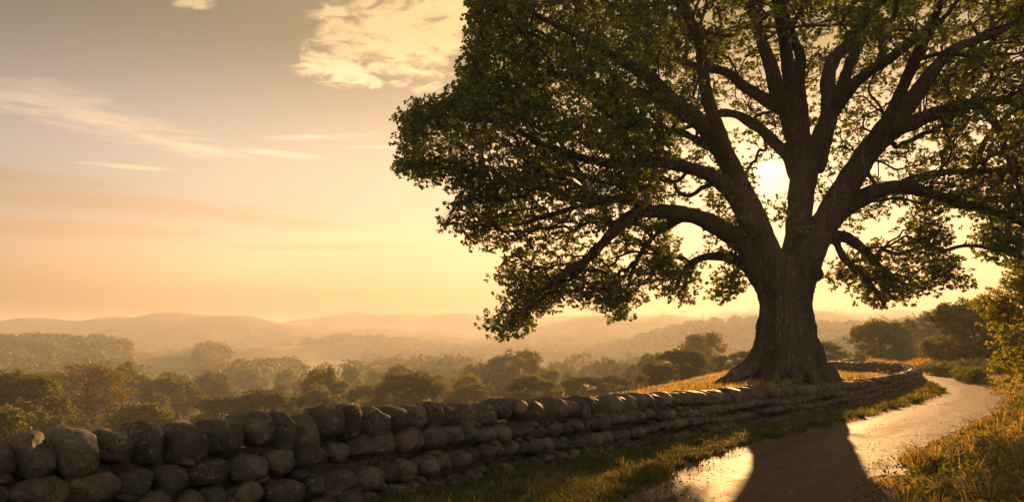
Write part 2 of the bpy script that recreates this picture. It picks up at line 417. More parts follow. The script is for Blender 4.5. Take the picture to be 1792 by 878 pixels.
def build_road():
    cols = np.linspace(-1, 1, 17)
    sub = 4
    t = np.linspace(0, NR - 1, (NR - 1) * sub + 1); idx = np.arange(NR)
    C = np.stack([np.interp(t, idx, ROADC[:, k]) for k in range(2)], 1); N = np.stack([np.interp(t, idx, rn[:, k]) for k in range(2)], 1)
    W = np.interp(t, idx, ROADW)
    s = np.r_[0, np.cumsum(np.linalg.norm(np.diff(C, axis=0), axis=1))]
    jl = 0.07 * np.sin(s * 2.1) + 0.05 * np.sin(s * 5.3 + 1) + 0.03 * np.sin(s * 11.7); jr = 0.07 * np.sin(s * 1.8 + 2) + 0.05 * np.sin(s * 4.7) + 0.03 * np.sin(s * 13.1)
    V = []; ac = []; al = []
    for c in cols:
        off = c * W + np.where(c > 0.9, jr, 0) - np.where(c < -0.9, jl, 0)
        V.append(C + N * off[:, None]); ac.append(np.full(len(s), c)); al.append(s)
    V = np.stack(V, 1); m, n = V.shape[:2]
    x, y = V[..., 0].ravel(), V[..., 1].ravel()
    z = H(x, y, False)
    ca = np.stack(ac, 1).ravel()
    cd = np.abs(ca)
    base_z = PLANE(y)
    z = np.where(y < 40, np.maximum(z, base_z - 0.03), z) + 0.012 + 0.03 * (1 - cd ** 2) + 0.008 * np.sin(x * 2.3 + y) * np.sin(y * 1.7)
    V3 = np.stack([x, y, z], 1)
    i = np.arange(m - 1)[:, None] * n; j = np.arange(n - 1)[None]
    Q = np.stack([i + j, i + j + 1, i + n + j + 1, i + n + j], -1).reshape(-1, 4)
    me = mesh_np('road', V3, None, Q)
    a = me.attributes.new('across', 'FLOAT', 'POINT'); a.data.foreach_set('value', ca.astype(np.float32))
    a = me.attributes.new('along', 'FLOAT', 'POINT'); a.data.foreach_set('value', np.stack(al, 1).ravel().astype(np.float32))
    nn = np.zeros(len(me.polygons) * 3, dtype=np.float32); me.polygons.foreach_get('normal', nn)
    if nn.reshape(-1, 3)[:, 2].mean() < 0: me.flip_normals()
    tag(link('road', me, road_mat()), kind='structure', label='narrow worn asphalt lane curving past the stone wall')
build_road()

# ------------------------------------------------------------------ drystone wall
def ico(sub):
    import bmesh
    bm = bmesh.new(); bmesh.ops.create_icosphere(bm, subdivisions=sub, radius=1.0)
    V = np.array([v.co[:] for v in bm.verts]); T = np.array([[v.index for v in f.verts] for f in bm.faces]); bm.free()
    return V, T
ICO = {k: ico(k) for k in (1, 2, 3, 4)}
def stone_verts(sub, a, d, h, rng, boxy=0.75, cuts=5, rough=1.0):
    V = ICO[sub][0].copy()
    V = np.sign(V) * np.abs(V) ** boxy
    V /= (np.abs(V) ** 3).sum(1)[:, None] ** (1 / 3) * 0.5 + np.linalg.norm(V, axis=1)[:, None] * 0.5
    for _ in range(cuts):
        n = rng.normal(size=3); n /= np.linalg.norm(n); q = V @ n; lim = rng.uniform(0.66, 0.95)
        V = V - np.maximum(q - lim, 0)[:, None] * 0.75 * n
    disp = np.zeros(len(V))
    for f, am in ((1.6, .06), (3.1, .05), (6.3, .036), (12, .022), (23, .011)):
        for _ in range(3):
            k = rng.normal(size=3); k *= f / np.linalg.norm(k); disp += am / 1.7 * np.sin(V @ k + rng.uniform(0, 6.28))
    V = V * (1 + rough * disp)[:, None]
    return V * np.array((a, d, h))
def rotm(ax, an):
    return np.array(Matrix.Rotation(an, 3, ax))

def build_wall(poly, t0, t1, height, label, group, name='drystone_wall', near=True):
    rng = np.random.default_rng(11)
    p = np.asarray(poly); seg = np.linalg.norm(np.diff(p, axis=0), axis=1); S = np.r_[0, np.cumsum(seg)]
    def at(s):
        q = np.array([np.interp(s, S, p[:, 0]), np.interp(s, S, p[:, 1])])
        q2 = np.array([np.interp(s + .15, S, p[:, 0]), np.interp(s + .15, S, p[:, 1])]); q1 = np.array([np.interp(s - .15, S, p[:, 0]), np.interp(s - .15, S, p[:, 1])])
        t = (q2 - q1); t /= np.linalg.norm(t)
        return q, t, np.array((t[1], -t[0]))
    def base(q, n):
        g = q + n * 0.45
        return float(PLANE(g[1])) - 0.02
    stones = []   # kind, verts(world), tris, distance, front
    def place(kind, s, out, z, a, d, h, lean=0.0, yaw=0.0, roll=0.0, front=True, sub=None, boxy=.75, cuts=5):
        q, t, n = at(s)
        c = np.array([*(q + n * out), z])
        D = max(math.hypot(c[0], c[1]), 2)
        behind = c[1] < 1 or abs(c[0]) > c[1] * 0.8
        if sub is None:
            sub = (4 if D < 9.5 else 3 if D < 19 else 2) if front else 1
            if D > 34: sub = min(sub, 1) if kind == 'wall_stone' else min(sub, 2)
            if behind: sub = 1
        V = stone_verts(sub, a, d, h, rng, boxy + rng.uniform(-.06, .1), cuts + int(rng.integers(-1, 3)))
        R = rotm('Z', yaw) @ rotm('Y', lean) @ rotm('X', roll)
        V = V @ R.T
        B = np.array([[t[0], t[1], 0], [n[0], n[1], 0], [0, 0, 1]])
        stones.append((kind, V @ B + c, ICO[sub][1], D + (1000 if (behind or not front) else 0), c))
    # coping
    s = t0
    while s < t1:
        q, t, n = at(s); D = math.hypot(*q)
        near_k = float(np.clip((17 - D) / 10, 0, 1))
        a = 0.150 * np.interp(D, (14, 30), (1, .85)) * rng.uniform(0.78, 1.25)
        h = (0.155 + 0.02 * near_k) * np.interp(D, (14, 30), (1, .78)) * rng.uniform(0.78, 1.18)
        hh = height(q, D)
        zb = base(q, n)
        s += a * 0.95
        place('coping_stone', s, rng.uniform(-0.03, 0.05), zb + hh - h + rng.uniform(-.03, .03), a, 0.27 * rng.uniform(0.9, 1.15), h,
              lean=rng.uniform(0.0, 0.3), yaw=rng.uniform(-.2, .2), roll=rng.uniform(-.15, .25), boxy=0.88, cuts=3)
        if rng.random() < 0.22: place('coping_stone', s + a * .8, 0.1, zb + hh - 0.33 - .04 * near_k, a * .5, .16, h * .42, boxy=.8)
        s += a * 0.96
    # courses
    q0 = 0
    for front in (True, False):
        for ci in range(4):
            s = t0 + rng.uniform(0, .2)
            while s < t1:
                q, t, n = at(s); D = math.hypot(*q)
                near_k = float(np.clip((17 - D) / 10, 0, 1))
                hh = height(q, D); cope = 2 * (0.155 + 0.02 * near_k) * np.interp(D, (14, 30), (1, .78)) * .88
                body = hh - cope
                nc = 3
                if ci >= nc: s += .3; continue
                wob = 0.03 * math.sin(s * 1.3 + ci * 2)
                ch = body / (nc - .5)
                a = ch * 0.5 * (rng.uniform(0.95, 1.75) if D < 10 else rng.uniform(.8, 1.5))
                zb = base(q, n)
                s += a * 1.08
                hs = ch * 0.5 * rng.uniform(0.82, 1.06)
                z = zb - ch * .35 + ch * (ci + .5) + wob
                out = 0.15 + 0.035 * (nc - ci) * (1 if front else -.2)
                place('wall_stone', s, (out if front else -0.13) + rng.uniform(-.05, .05), z, a, 0.16, hs, lean=rng.uniform(-.12, .12), yaw=rng.uniform(-.15, .15), roll=rng.uniform(-.1, .1), front=front, boxy=.84, cuts=3)
                if front and rng.random() < .5:
                    place('wall_stone', s + a, out - .01, z + ch * .45, a * .45, .14, hs * .38, front=True, sub=2, boxy=.8)
                s += a * 0.95
    q, t, n = at(S[-1] * .25)
    root = empty(name, (WALL[60][0], WALL[60][1], base(WALL[60], np.array((1., 0)))))
    L = np.array(root.location)
    tag(root, label, 'wall', group, 'thing')
    stones.sort(key=lambda k: k[3])
    cnt = {'coping_stone': 0, 'wall_stone': 0}; rest = {'coping_stone': Soup(), 'wall_stone': Soup()}
    for kind, V, T, D, c in stones:
        cnt[kind] += 1
        if cnt[kind] <= 100 and D < 900:
            link(kind, mesh_np(kind, V - c, T), M['stone'], root, c - L)
        else: rest[kind].add(V, None, T)
    for kind, sp in rest.items():
        tag(link(kind + 's', sp.mesh(kind + 's', off=L), M['stone'], root), kind='stuff')
    # rubble heart of the wall
    sp = Soup(); ss = np.arange(t0, t1, .35); ring = []
    for k, s in enumerate(ss):
        q, t, n = at(s); hh = height(q, math.hypot(*q)); zb = base(q, n)
        for o_, z_ in ((.06, -.2), (.04, hh - .26), (-.04, hh - .26), (-.06, -.2)):
            ring.append([*(q + n * (o_ + rng.uniform(-.03, .03))), zb + z_ + rng.uniform(-.03, .03)])
    nq = len(ss); Q = [(4 * k + a, 4 * k + (a + 1) % 4, 4 * k + 4 + (a + 1) % 4, 4 * k + 4 + a) for k in range(nq - 1) for a in range(4)]
    sp.add(np.array(ring), np.array(Q)); link('rubble_core', sp.mesh('rubble_core', smooth=False, off=L), M['stone'], root)
    print('stones', cnt)
LW = np.r_[0, np.cumsum(np.linalg.norm(np.diff(WALL, axis=0), axis=1))]
def wall_h(q, D): return float(np.interp(D, (8, 10.5, 14, 18.4, 23, 34, 40, 46), (.93, .83, .77, .68, .62, .56, .6, .8)))
build_wall(WALL, 1.0, LW[WALL_END], wall_h, 'long dark drystone wall of rounded boulders curving along the lane below the oak', None)

# ------------------------------------------------------------------ tree machinery
def leaf_soup(C, dirs, n_ros, n_leaf, spread, flat, size, rng, droop=0.35, gap=None):
    """rosettes of folded leaves round every spray centre C; returns V, T and the rosette points"""
    N = len(C)
    o = rng.normal(size=(N, n_ros, 3)); o /= np.linalg.norm(o, axis=2)[..., None]
    o *= rng.uniform(0.25, 1.0, size=(N, n_ros, 1)) ** 0.6
    o[..., 2] *= flat
    o = o * spread + dirs[:, None] * spread * 0.35
    o[..., 2] -= droop * spread * (np.hypot(o[..., 0], o[..., 1]) / spread) ** 2 * 0.6
    R = C[:, None] + o
    axis = o / (np.linalg.norm(o, axis=2)[..., None] + 1e-6)
    R = R.reshape(-1, 3); axis = axis.reshape(-1, 3)
    src = np.repeat(np.arange(N), n_ros)
    if gap is not None:
        k = gap(R); R, axis, src = R[k], axis[k], src[k]
    m = len(R)
    d = rng.normal(size=(m, n_leaf, 3)) * np.array((1, 1, .65)) + axis[:, None] * 0.8
    d[..., 2] -= 0.1
    d /= np.linalg.norm(d, axis=2)[..., None]
    nrm = rng.normal(size=(m, n_leaf, 3)) * 0.55; nrm[..., 2] += 1.0
    side = np.cross(d, nrm); side /= np.linalg.norm(side, axis=2)[..., None] + 1e-6
    nn = np.cross(side, d)
    L = size * rng.uniform(0.65, 1.25, size=(m, n_leaf, 1)); W = L * rng.uniform(0.5, 0.72, size=(m, n_leaf, 1))
    b = R[:, None] + d * L * 0.12
    lft = b + d * L * 0.62 + side * W * 0.5 + nn * W * 0.16
    rgt = b + d * L * 0.62 - side * W * 0.5 + nn * W * 0.16
    tip = b + d * L - nn * L * 0.12
    V = np.stack([b, lft, tip, rgt], 2).reshape(-1, 3)
    q = np.arange(m * n_leaf)[:, None] * 4
    T = np.concatenate([q + np.array([[0, 2, 1]]), q + np.array([[0, 3, 2]])])
    return V, T, R, src

def grow(rootP, rootLen, rootRad, sprays, alpha=0.3, tip=0.012, expo=2.35, rmax=0.75, gravity=0.0, sides=5):
    """connect spray points to the limb skeleton like a shortest-path tree; returns chains (points, radii)"""
    nR, nS = len(rootP), len(sprays)
    allP = np.vstack([rootP, sprays])
    plen = np.r_[rootLen, np.zeros(nS)]
    best = np.full(nS, 1e18); par = np.zeros(nS, int)
    for i in range(nR):
        c = np.linalg.norm(sprays - rootP[i], axis=1) * 1.0 + alpha * rootLen[i]
        m = c < best; best[m] = c[m]; par[m] = i
    done = np.zeros(nS, bool); order = []
    for _ in range(nS):
        j = int(np.argmin(np.where(done, 1e18, best))); done[j] = True; order.append(j)
        i = nR + j; plen[i] = plen[par[j]] + np.linalg.norm(sprays[j] - allP[par[j]])
        c = np.linalg.norm(sprays - sprays[j], axis=1) + alpha * plen[i]
        m = (~done) & (c < best); best[m] = c[m]; par[m] = i
    acc = np.full(nS, tip ** expo); kids = {}
    for j in reversed(order):
        if par[j] >= nR: acc[par[j] - nR] += acc[j]
        kids.setdefault(par[j], []).append(j)
    rad = acc ** (1 / expo)
    chains = []
    def start(i, j):
        pts = [allP[i]]; r0 = rad[j]
        if i < nR: r0 = min(r0, rootRad[i] * rmax); 
        rr_ = [r0 * 1.08]
        while True:
            pts.append(sprays[j]); rr_.append(min(rad[j], rr_[-1]))
            ks = kids.get(nR + j, [])
            if not ks: break
            ks = sorted(ks, key=lambda k: -rad[k])
            for k in ks[1:]: stack.append((nR + j, k))
            j = ks[0]
        chains.append((np.array(pts), np.array(rr_)))
    stack = [(i, j) for i in range(nR) for j in kids.get(i, [])]
    while stack:
        i, j = stack.pop(); start(i, j)
    pdir = sprays - allP[par]; pdir /= np.linalg.norm(pdir, axis=1)[:, None] + 1e-6
    return chains, pdir

def chains_to_soup(sp, chains, rng, sides=5, sub=4, wob=0.08):
    for pts, rr_ in chains:
        L = np.linalg.norm(np.diff(pts, axis=0), axis=1).mean()
        mid = [pts[0]]; mr = [rr_[0]]
        for a, b, ra, rb in zip(pts[:-1], pts[1:], rr_[:-1], rr_[1:]):
            d = np.linalg.norm(b - a)
            mid.append((a + b) / 2 + rng.normal(size=3) * d * wob + np.array((0, 0, d * .05))); mr.append((ra + rb) / 2)
            mid.append(b); mr.append(rb)
        c = catmull(np.array(mid), sub)
        r = np.interp(np.linspace(0, 1, len(c)), np.linspace(0, 1, len(mr)), mr)
        tube(sp, c, r, sides if r.max() > .03 else 4, cap=False)

def in_poly(px, py, poly):
    poly = np.asarray(poly, float); c = np.zeros(len(px), bool); j = len(poly) - 1
    for i in range(len(poly)):
        xi, yi = poly[i]; xj, yj = poly[j]
        m = ((yi > py) != (yj > py)) & (px < (xj - xi) * (py - yi) / (yj - yi + 1e-12) + xi)
        c ^= m; j = i
    return c

# ------------------------------------------------------------------ the oak
LIMBS = {   # photograph-traced courses: (px, py, radius px), near/far offset at start and end in metres
 'A': ([(1352, 470, 36), (1331, 415, 28), (1304, 345, 24), (1267, 272, 21), (1227, 215, 18.5), (1182, 186, 18), (1136, 135, 15), (1085, 105, 12), (1035, 78, 9), (990, 52, 6), (940, 30, 4)], 0, -3.0),
 'A2': ([(1190, 192, 16), (1150, 172, 12), (1108, 163, 11), (1062, 162, 9), (1020, 142, 7), (975, 128, 5), (930, 150, 3.5)], -1.6, -3.5),
 'B': ([(1345, 490, 28), (1303, 430, 23), (1250, 394, 19), (1197, 374, 16), (1130, 371, 14), (1090, 388, 12), (1055, 424, 10), (1015, 464, 7.5), (975, 488, 5.5), (945, 512, 4), (905, 555, 2.8)], 0, -1.5),
 'B2': ([(1150, 372, 11), (1105, 352, 9), (1050, 350, 7.5), (1000, 365, 6), (950, 380, 4.5), (900, 395, 3)], -.6, -3),
 'B3': ([(1195, 378, 10), (1160, 400, 7.5), (1130, 430, 6), (1110, 465, 4.5), (1098, 505, 3)], -.3, 1.0),
 'C': ([(1324, 410, 24), (1280, 337, 18), (1238, 305, 15), (1190, 290, 13), (1130, 282, 11), (1060, 285, 9), (995, 268, 7.5), (945, 250, 6.5), (895, 222, 5), (850, 205, 3.5)], -.4, -4.0),
 'D': ([(1345, 510, 20), (1303, 465, 13), (1272, 449, 11.5), (1232, 450, 9), (1205, 466, 7), (1188, 492, 5), (1178, 515, 3)], .2, 1.5),
 'E': ([(1390, 490, 38), (1397, 410, 27), (1402, 335, 25), (1403, 270, 22), (1388, 208, 19), (1363, 160, 17), (1346, 110, 13.5), (1330, 65, 11), (1315, 15, 9), (1298, -50, 7), (1280, -130, 5), (1265, -220, 3)], 0.2, 1.0),
 'E2': ([(1380, 200, 14), (1338, 174, 12.5), (1302, 150, 11), (1268, 126, 9), (1232, 118, 7.5), (1190, 108, 5.5), (1140, 88, 3.5)], .6, 3.5),
 'E4': ([(1404, 330, 15), (1374, 270, 12), (1341, 236, 11.5), (1305, 208, 10), (1266, 198, 8), (1228, 212, 6), (1180, 232, 4)], 0.5, 5),
 'F': ([(1406, 280, 17), (1406, 212, 13), (1397, 152, 12), (1401, 104, 11), (1389, 68, 9), (1376, 25, 7), (1360, -40, 5.5), (1348, -120, 3.5)], .5, -2.5),
 'G': ([(1406, 340, 22), (1423, 268, 20), (1443, 222, 18), (1452, 185, 17), (1449, 140, 15), (1459, 104, 13.5), (1483, 80, 12), (1503, 45, 10), (1520, 0, 8), (1536, -70, 6), (1550, -170, 4), (1560, -260, 3)], .4, 2.5),
 'H': ([(1448, 208, 17), (1468, 180, 13.5), (1496, 146, 12.5), (1536, 116, 10.5), (1582, 86, 8), (1622, 55, 6), (1662, 20, 4.5), (1700, -40, 3)], .8, -3),
 'I': ([(1384, 520, 30), (1412, 450, 33), (1444, 392, 28), (1472, 340, 27), (1503, 290, 25), (1540, 238, 22), (1577, 196, 21), (1606, 160, 17), (1640, 116, 13), (1672, 85, 11), (1712, 68, 9), (1757, 52, 7), (1805, 20, 5), (1850, -30, 3.5)], -.2, -2.0),
 'I2': ([(1552, 226, 19), (1583, 220, 16), (1616, 207, 14.5), (1652, 193, 12.5), (1690, 182, 11), (1720, 192, 9), (1745, 222, 7.5), (1760, 262, 6), (1775, 310, 4.5), (1795, 360, 3)], -1, -2.8),
 'J': ([(1438, 412, 25), (1466, 375, 20), (1500, 351, 19), (1537, 334, 16.5), (1585, 328, 14), (1635, 340, 11.5), (1680, 357, 9.5), (1730, 368, 7.5), (1790, 392, 5), (1835, 430, 3)], 0.1, -1),
 'J2': ([(1560, 330, 11), (1610, 310, 9), (1670, 300, 7.5), (1730, 300, 6), (1800, 290, 4.5), (1870, 300, 3)], 0, 3),
 'K': ([(1402, 465, 16), (1438, 422, 15), (1474, 414, 12.5), (1504, 431, 9), (1532, 457, 6.5), (1562, 485, 5), (1600, 500, 3.5), (1650, 480, 2.5)], .3, 1.0),
 'K2': ([(1462, 418, 9), (1474, 448, 6.5), (1500, 472, 5), (1526, 500, 4), (1548, 535, 2.5)], .4, -.8),
 # limbs that reach towards and away from the eye
 'N1': ([(1300, 338, 15), (1262, 240, 14), (1235, 160, 13), (1220, 60, 11), (1160, -40, 8), (1100, -140, 4)], -.5, -7),
 'N2': ([(1500, 295, 15), (1545, 225, 14), (1590, 130, 12), (1640, 20, 9), (1690, -90, 6), (1740, -180, 4)], -.5, -7.5),
 'N3': ([(1395, 250, 15), (1380, 120, 13), (1360, 0, 11), (1330, -120, 8), (1310, -230, 4)], -.2, -6),
 'Q1': ([(1330, 415, 14), (1300, 340, 13), (1270, 280, 11), (1210, 240, 8), (1150, 220, 4)], .5, 8),
 'Q2': ([(1400, 340, 14), (1375, 200, 13), (1330, 60, 11), (1290, -70, 7), (1260, -170, 4)], .5, 8),
 'Q3': ([(1450, 380, 15), (1505, 300, 13), (1560, 240, 11), (1620, 210, 8), (1690, 200, 4)], .5, 8),
 'Q4': ([(1430, 300, 15), (1470, 160, 12), (1520, 40, 9), (1580, -60, 6), (1640, -150, 4)], .5, 8),
}
TRUNK = [(1377, 690, 62), (1377, 655, 58), (1376, 630, 51), (1375, 600, 47), (1374, 560, 44), (1374, 520, 45), (1374, 485, 50), (1374, 455, 52)]
CROWN = [(832, -40), (818, 20), (822, 60), (806, 108), (800, 140), (772, 158), (742, 168), (706, 175), (700, 215), (694, 245), (700, 270), (693, 292), (716, 312), (735, 312), (748, 338), (768, 322), (782, 312), (795, 335),
         (772, 368), (790, 385), (786, 412), (808, 405), (830, 420), (862, 438), (872, 470), (856, 495), (862, 515), (848, 530), (852, 560), (868, 572), (878, 598), (900, 580), (928, 582), (940, 548), (960, 540), (985, 543), (1010, 520),
         (1032, 536), (1045, 520), (1062, 545), (1078, 560), (1095, 552), (1110, 528), (1140, 512), (1150, 490), (1175, 520), (1200, 525), (1222, 490), (1238, 500), (1262, 520), (1284, 512), (1300, 515), (1312, 490), (1318, 440),
         (1345, 400), (1400, 420), (1425, 470), (1440, 505), (1456, 490), (1480, 500), (1495, 488), (1512, 525), (1528, 535), (1548, 548), (1562, 530), (1585, 520), (1600, 508), (1620, 515), (1650, 498), (1690, 502), (1696, 480), (1668, 450),
         (1655, 420), (1668, 395), (1640, 375), (1660, 360), (1690, 385), (1700, 400), (1712, 440), (1740, 452), (1800, 470), (1850, 450), (1930, 400), (2010, 300), (2050, 150), (2040, -40), (1960, -220), (1820, -360), (1620, -450), (1400, -480), (1180, -440), (1000, -340), (890, -190)]
WINDOW = [(1180, 470), (1165, 395), (1150, 330), (1190, 250), (1215, 170), (1260, 95), (1330, 55), (1440, 45), (1540, 70), (1600, 130), (1660, 200), (1640, 300), (1600, 370), (1560, 420), (1480, 460), (1400, 470), (1300, 470)]
SUNPX = (1343.0, 298.0)

def build_oak():
    rng = np.random.default_rng(21)
    k = TD / F
    root = empty('oak_tree', (TREE[0], TREE[1], Hs(TREE[0], TREE[1])))
    tag(root, 'huge spreading oak with golden sun behind its limbs, standing beside the drystone wall', 'tree')
    L = np.array(root.location)
    sp = Soup(); skel = []     # samples: limb id, position, radius
    def course(pts, o0, o1, n=6):
        a = np.array([(x, y) for x, y, r in pts], float); r = np.array([q[2] for q in pts], float)
        c = catmull(np.column_stack([a, r]), n)
        t = np.linspace(0, 1, len(c)) ** 1.2
        D = TD + (o0 + (o1 - o0) * t) * .81
        pos = np.stack([P(px, py, d) for (px, py, _), d in zip(c, D)])
        return pos, np.maximum(c[:, 2] * np.interp(c[:, 2], (8, 20, 32, 46), (.88, .84, .88, 1.0)), 2.0) * D / F
    tp, tr = course(TRUNK, 0, 0)
    tube(sp, tp, tr, 20)
    for p_, r_ in zip(tp, tr): skel.append(('trunk', p_, r_))
    rootsP = [tp]
    # buttress roots
    for kx in range(10):
        an = kx / 10 * 6.283 + .2 + rng.uniform(-.2, .2)
        d = np.array((math.cos(an), math.sin(an), 0))
        ln = rng.uniform(1.7, 2.7) * (0.72 if d[1] < -.35 and d[0] < .6 else 1.0)
        w = rng.uniform(.68, 1.0)
        pts = []; rs = []
        for f, z, r in ((.12, 2.0, .46), (.23, 1.2, .40), (.36, .66, .29), (.52, .36, .22), (.70, .2, .165), (.88, .1, .12), (1.04, .02, .085), (1.2, -.08, .05)):
            side = np.array((-d[1], d[0], 0)) * math.sin(f * 4 + kx) * .18 * f
            q = L + d * ln * f * .95 + side; gz = Hs(q[0], q[1]) if f > .5 else L[2]
            q[2] = gz + z * (1 if f > .3 else 1.0); pts.append(q); rs.append(r * w)
        c = catmull(np.column_stack([np.array(pts), rs]), 5)
        tube(sp, c[:, :3], np.maximum(c[:, 3], .04), 12)
        for p_, r_ in zip(c[:, :3], c[:, 3]): skel.append(('trunk', p_, r_))
    for bx, by, bo, br in ((1432, 480, -.1, .14), (1352, 500, -.62, .12), (1392, 585, -.66, .10), (1411, 532, -.55, .09), (1345, 610, -.6, .11)):
        c_ = P(bx, by, TD + bo); tube(sp, c_ + np.array([[0, 0, -br * 1.3], [0, 0, -br * .6], [0, 0, 0], [0, 0, br * .6], [0, 0, br * 1.3]]), np.array((.3, .85, 1, .85, .3)) * br, 10)
    for (bx, by, bo), (ex_, ey_, eo), br in (((1283, 300, -.1), (1262, 318, -.35), .05), ((1515, 300, -.2), (1531, 322, -.5), .06), ((1236, 392, -.1), (1228, 410, -.3), .045), ((1452, 185, .2), (1474, 170, -.1), .05)):
        tube(sp, np.linspace(P(bx, by, TD + bo), P(ex_, ey_, TD + eo), 4), np.array((1.5, 1.15, 1, .85)) * br, 9)
    # limbs
    rp, rlen, rrad = [], [], []
    thin = []
    for nm, (pts, o0, o1) in LIMBS.items():
        pos, rad = course(pts, o0, o1, 7)
        w = np.zeros_like(pos)
        cut = np.searchsorted(-rad, -0.07)
        cut = max(cut, 4)
        tube(sp, pos[:cut + 1], rad[:cut + 1], 14)
        if cut < len(pos) - 2: thin.append((pos[max(cut - 2, 0):], rad[max(cut - 2, 0):] * 1.0))
        for p_, r_ in zip(pos[:cut + 1], rad[:cut + 1]): skel.append((nm, p_, r_))
        s = np.r_[0, np.cumsum(np.linalg.norm(np.diff(pos, axis=0), axis=1))]
        st = len(pos) // 4
        dist0 = np.linalg.norm(pos - tp[-1], axis=1)
        rp.append(pos[st:]); rlen.append(np.maximum(s, dist0)[st:]); rrad.append(rad[st:])
    me = sp.mesh('wood_src'); ob = link('wood_src', me)
    mo = ob.modifiers.new('r', 'REMESH'); mo.mode = 'VOXEL'; mo.voxel_size = 0.042
    ms = ob.modifiers.new('s', 'SMOOTH'); ms.factor = .5; ms.iterations = 7
    bpy.context.view_layer.update()
    dg = bpy.context.evaluated_depsgraph_get(); me2 = bpy.data.meshes.new_from_object(ob.evaluated_get(dg))
    bpy.data.objects.remove(ob)
    nv = len(me2.vertices); V = np.zeros(nv * 3, np.float32); me2.vertices.foreach_get('co', V); V = V.reshape(-1, 3).astype(float)
    Nn = np.zeros(nv * 3, np.float32); me2.vertices.foreach_get('normal', Nn); Nn = Nn.reshape(-1, 3).astype(float)
    lt = np.zeros(len(me2.loops), np.int32); me2.loops.foreach_get('vertex_index', lt)
    pl = np.zeros(len(me2.polygons), np.int32); me2.polygons.foreach_get('loop_total', pl)
    assert (pl == 4).all(); Q = lt.reshape(-1, 4)
    names = list(LIMBS) + ['trunk']
    sid = np.array([names.index(s[0]) for s in skel]); spos = np.array([s[1] for s in skel]); srad = np.array([s[2] for s in skel])
    vid = np.zeros(nv, int)
    for a in range(0, nv, 4000):
        d = np.linalg.norm(V[a:a + 4000, None] - spos[None], axis=2) / (srad[None] + .05)
        vid[a:a + 4000] = sid[np.argmin(d, axis=1)]
    # bark ridges and flutes
    ax, ay = TREE[0] + 0.02 * (V[:, 2] - L[2]), TREE[1]
    an = np.arctan2(V[:, 1] - ay, V[:, 0] - ax); z = V[:, 2] - L[2]
    low = 1 - sstep(z, 2.6, 3.7)
    fl = .05 * np.sin(an * 6 + .5 * np.sin(z * .8)) + .04 * np.sin(an * 11 + 1.3 + .4 * z) 
    rid = .018 * np.sin(an * 41 + 2.2 * np.sin(z * 1.1 + an * 3)) + .012 * np.sin(an * 67 + 1.7 * np.sin(z * 1.9))
    kn = .02 * np.sin(V[:, 0] * 5.1 + V[:, 2] * 3) * np.sin(V[:, 2] * 4.3 + V[:, 1] * 4) + .012 * np.sin(V[:, 0] * 13 + V[:, 1] * 11) * np.sin(V[:, 2] * 9)
    V = V + Nn * ((fl + rid) * low + kn)[:, None]
    fid = vid[Q[:, 0]]
    for i, nm in enumerate(names):
        m = fid == i
        if not m.any(): continue
        u, inv = np.unique(Q[m].ravel(), return_inverse=True)
        link('trunk' if nm == 'trunk' else 'limb', mesh_np('oak_wood', V[u] - L, None, inv.reshape(-1, 4)), M['bark'], root)
    # ---- spray points
    cen = np.array((1376.0, 120.0))
    poly = np.array(CROWN, float)
    cand_n = 90000
    px = rng.uniform(680, 2060, cand_n); py = rng.uniform(-490, 605, cand_n)
    ok = in_poly(px, py, poly); px, py = px[ok], py[ok]
    # how deep inside the outline (0 at the rim, 1 in the middle)
    dist, _ = poly_dist(px, py, np.vstack([poly, poly[:1]])); dist = np.abs(dist)
    T = 6.8 * np.sqrt(np.clip(1 - (1 - np.clip(dist / 420, 0, 1)) ** 2, 0.01, 1))
    T = T * np.interp(py, (200, 420), (1.0, .42))
    u = rng.uniform(-1, 1, len(px))
    off = T * u
    win = in_poly(px, py, WINDOW)
    keep = np.ones(len(px), bool)
    shell = np.maximum(np.abs(u), 1 - dist / 260)
    keep &= rng.random(len(px)) < np.where(shell > .55, 1, .35)
    keep &= ~(win & (off < 1.0) & (rng.random(len(px)) < .97))
    keep &= ~(win & (rng.random(len(px)) < .35))
    keep &= ~((py < -30) & (rng.random(len(px)) < .45))
    D = TD + off
    # keep the sun's gap open
    sd = np.hypot(px - SUNPX[0], py - SUNPX[1]); keep &= sd > 26
    # the space right below the forks stays open
    keep &= ~((np.hypot((px - 1376) / 80, (py - 480) / 90) < 1) & (off < 3))
    # lumpy density: natural holes between leaf masses
    wide = (px > 1150) & (px < 1780) & (py > -60) & (py < 340)
    keep &= ~(wide & (off < .3) & (rng.random(len(px)) < .62))
    X3 = np.stack([(px - CX) / F * D, D, CZ - (py - HY) / F * D], 1)
    ln = np.array([mnoise.noise(Vector(q) * 0.85) for q in X3])
    keep &= dist > np.where(py > 330, 11, 18)
    keep &= ~(wide & (ln < .10) & (dist > 60))
    keep &= (ln > 0.035) | ((dist < 40) & (ln > -.3))
    keep &= ~((off < -1.2) & (dist > 90) & (rng.random(len(px)) < .6))
    keep &= ~((py > 330) & (ln < -.06))
    keep &= ~((px > 1415) & (px < 1470) & (py > 430) & (rng.random(len(px)) < .25))
    sv = np.array((SUNPX[0] - CX, F, HY - SUNPX[1])); sv /= np.linalg.norm(sv)
    gp = X3 - sv * ((X3[:, 2] - .85) / sv[2])[:, None]
    wd, wp = poly_dist(gp[:, 0], gp[:, 1], WALL)
    lane0 = (np.abs(wd) < .6) & (gp[:, 1] > 4.6) & (gp[:, 1] < 11)
    gp = X3 - sv * ((X3[:, 2] + .05) / sv[2])[:, None]
    c_, rp__ = poly_dist(gp[:, 0], gp[:, 1], ROADC)
    lane = (np.abs(c_) < 1.6) & (gp[:, 1] > 6.5) & (gp[:, 1] < 20)
    keep &= ~(lane & (rng.random(len(px)) < .25)) & ~(lane0 & (rng.random(len(px)) < .85))
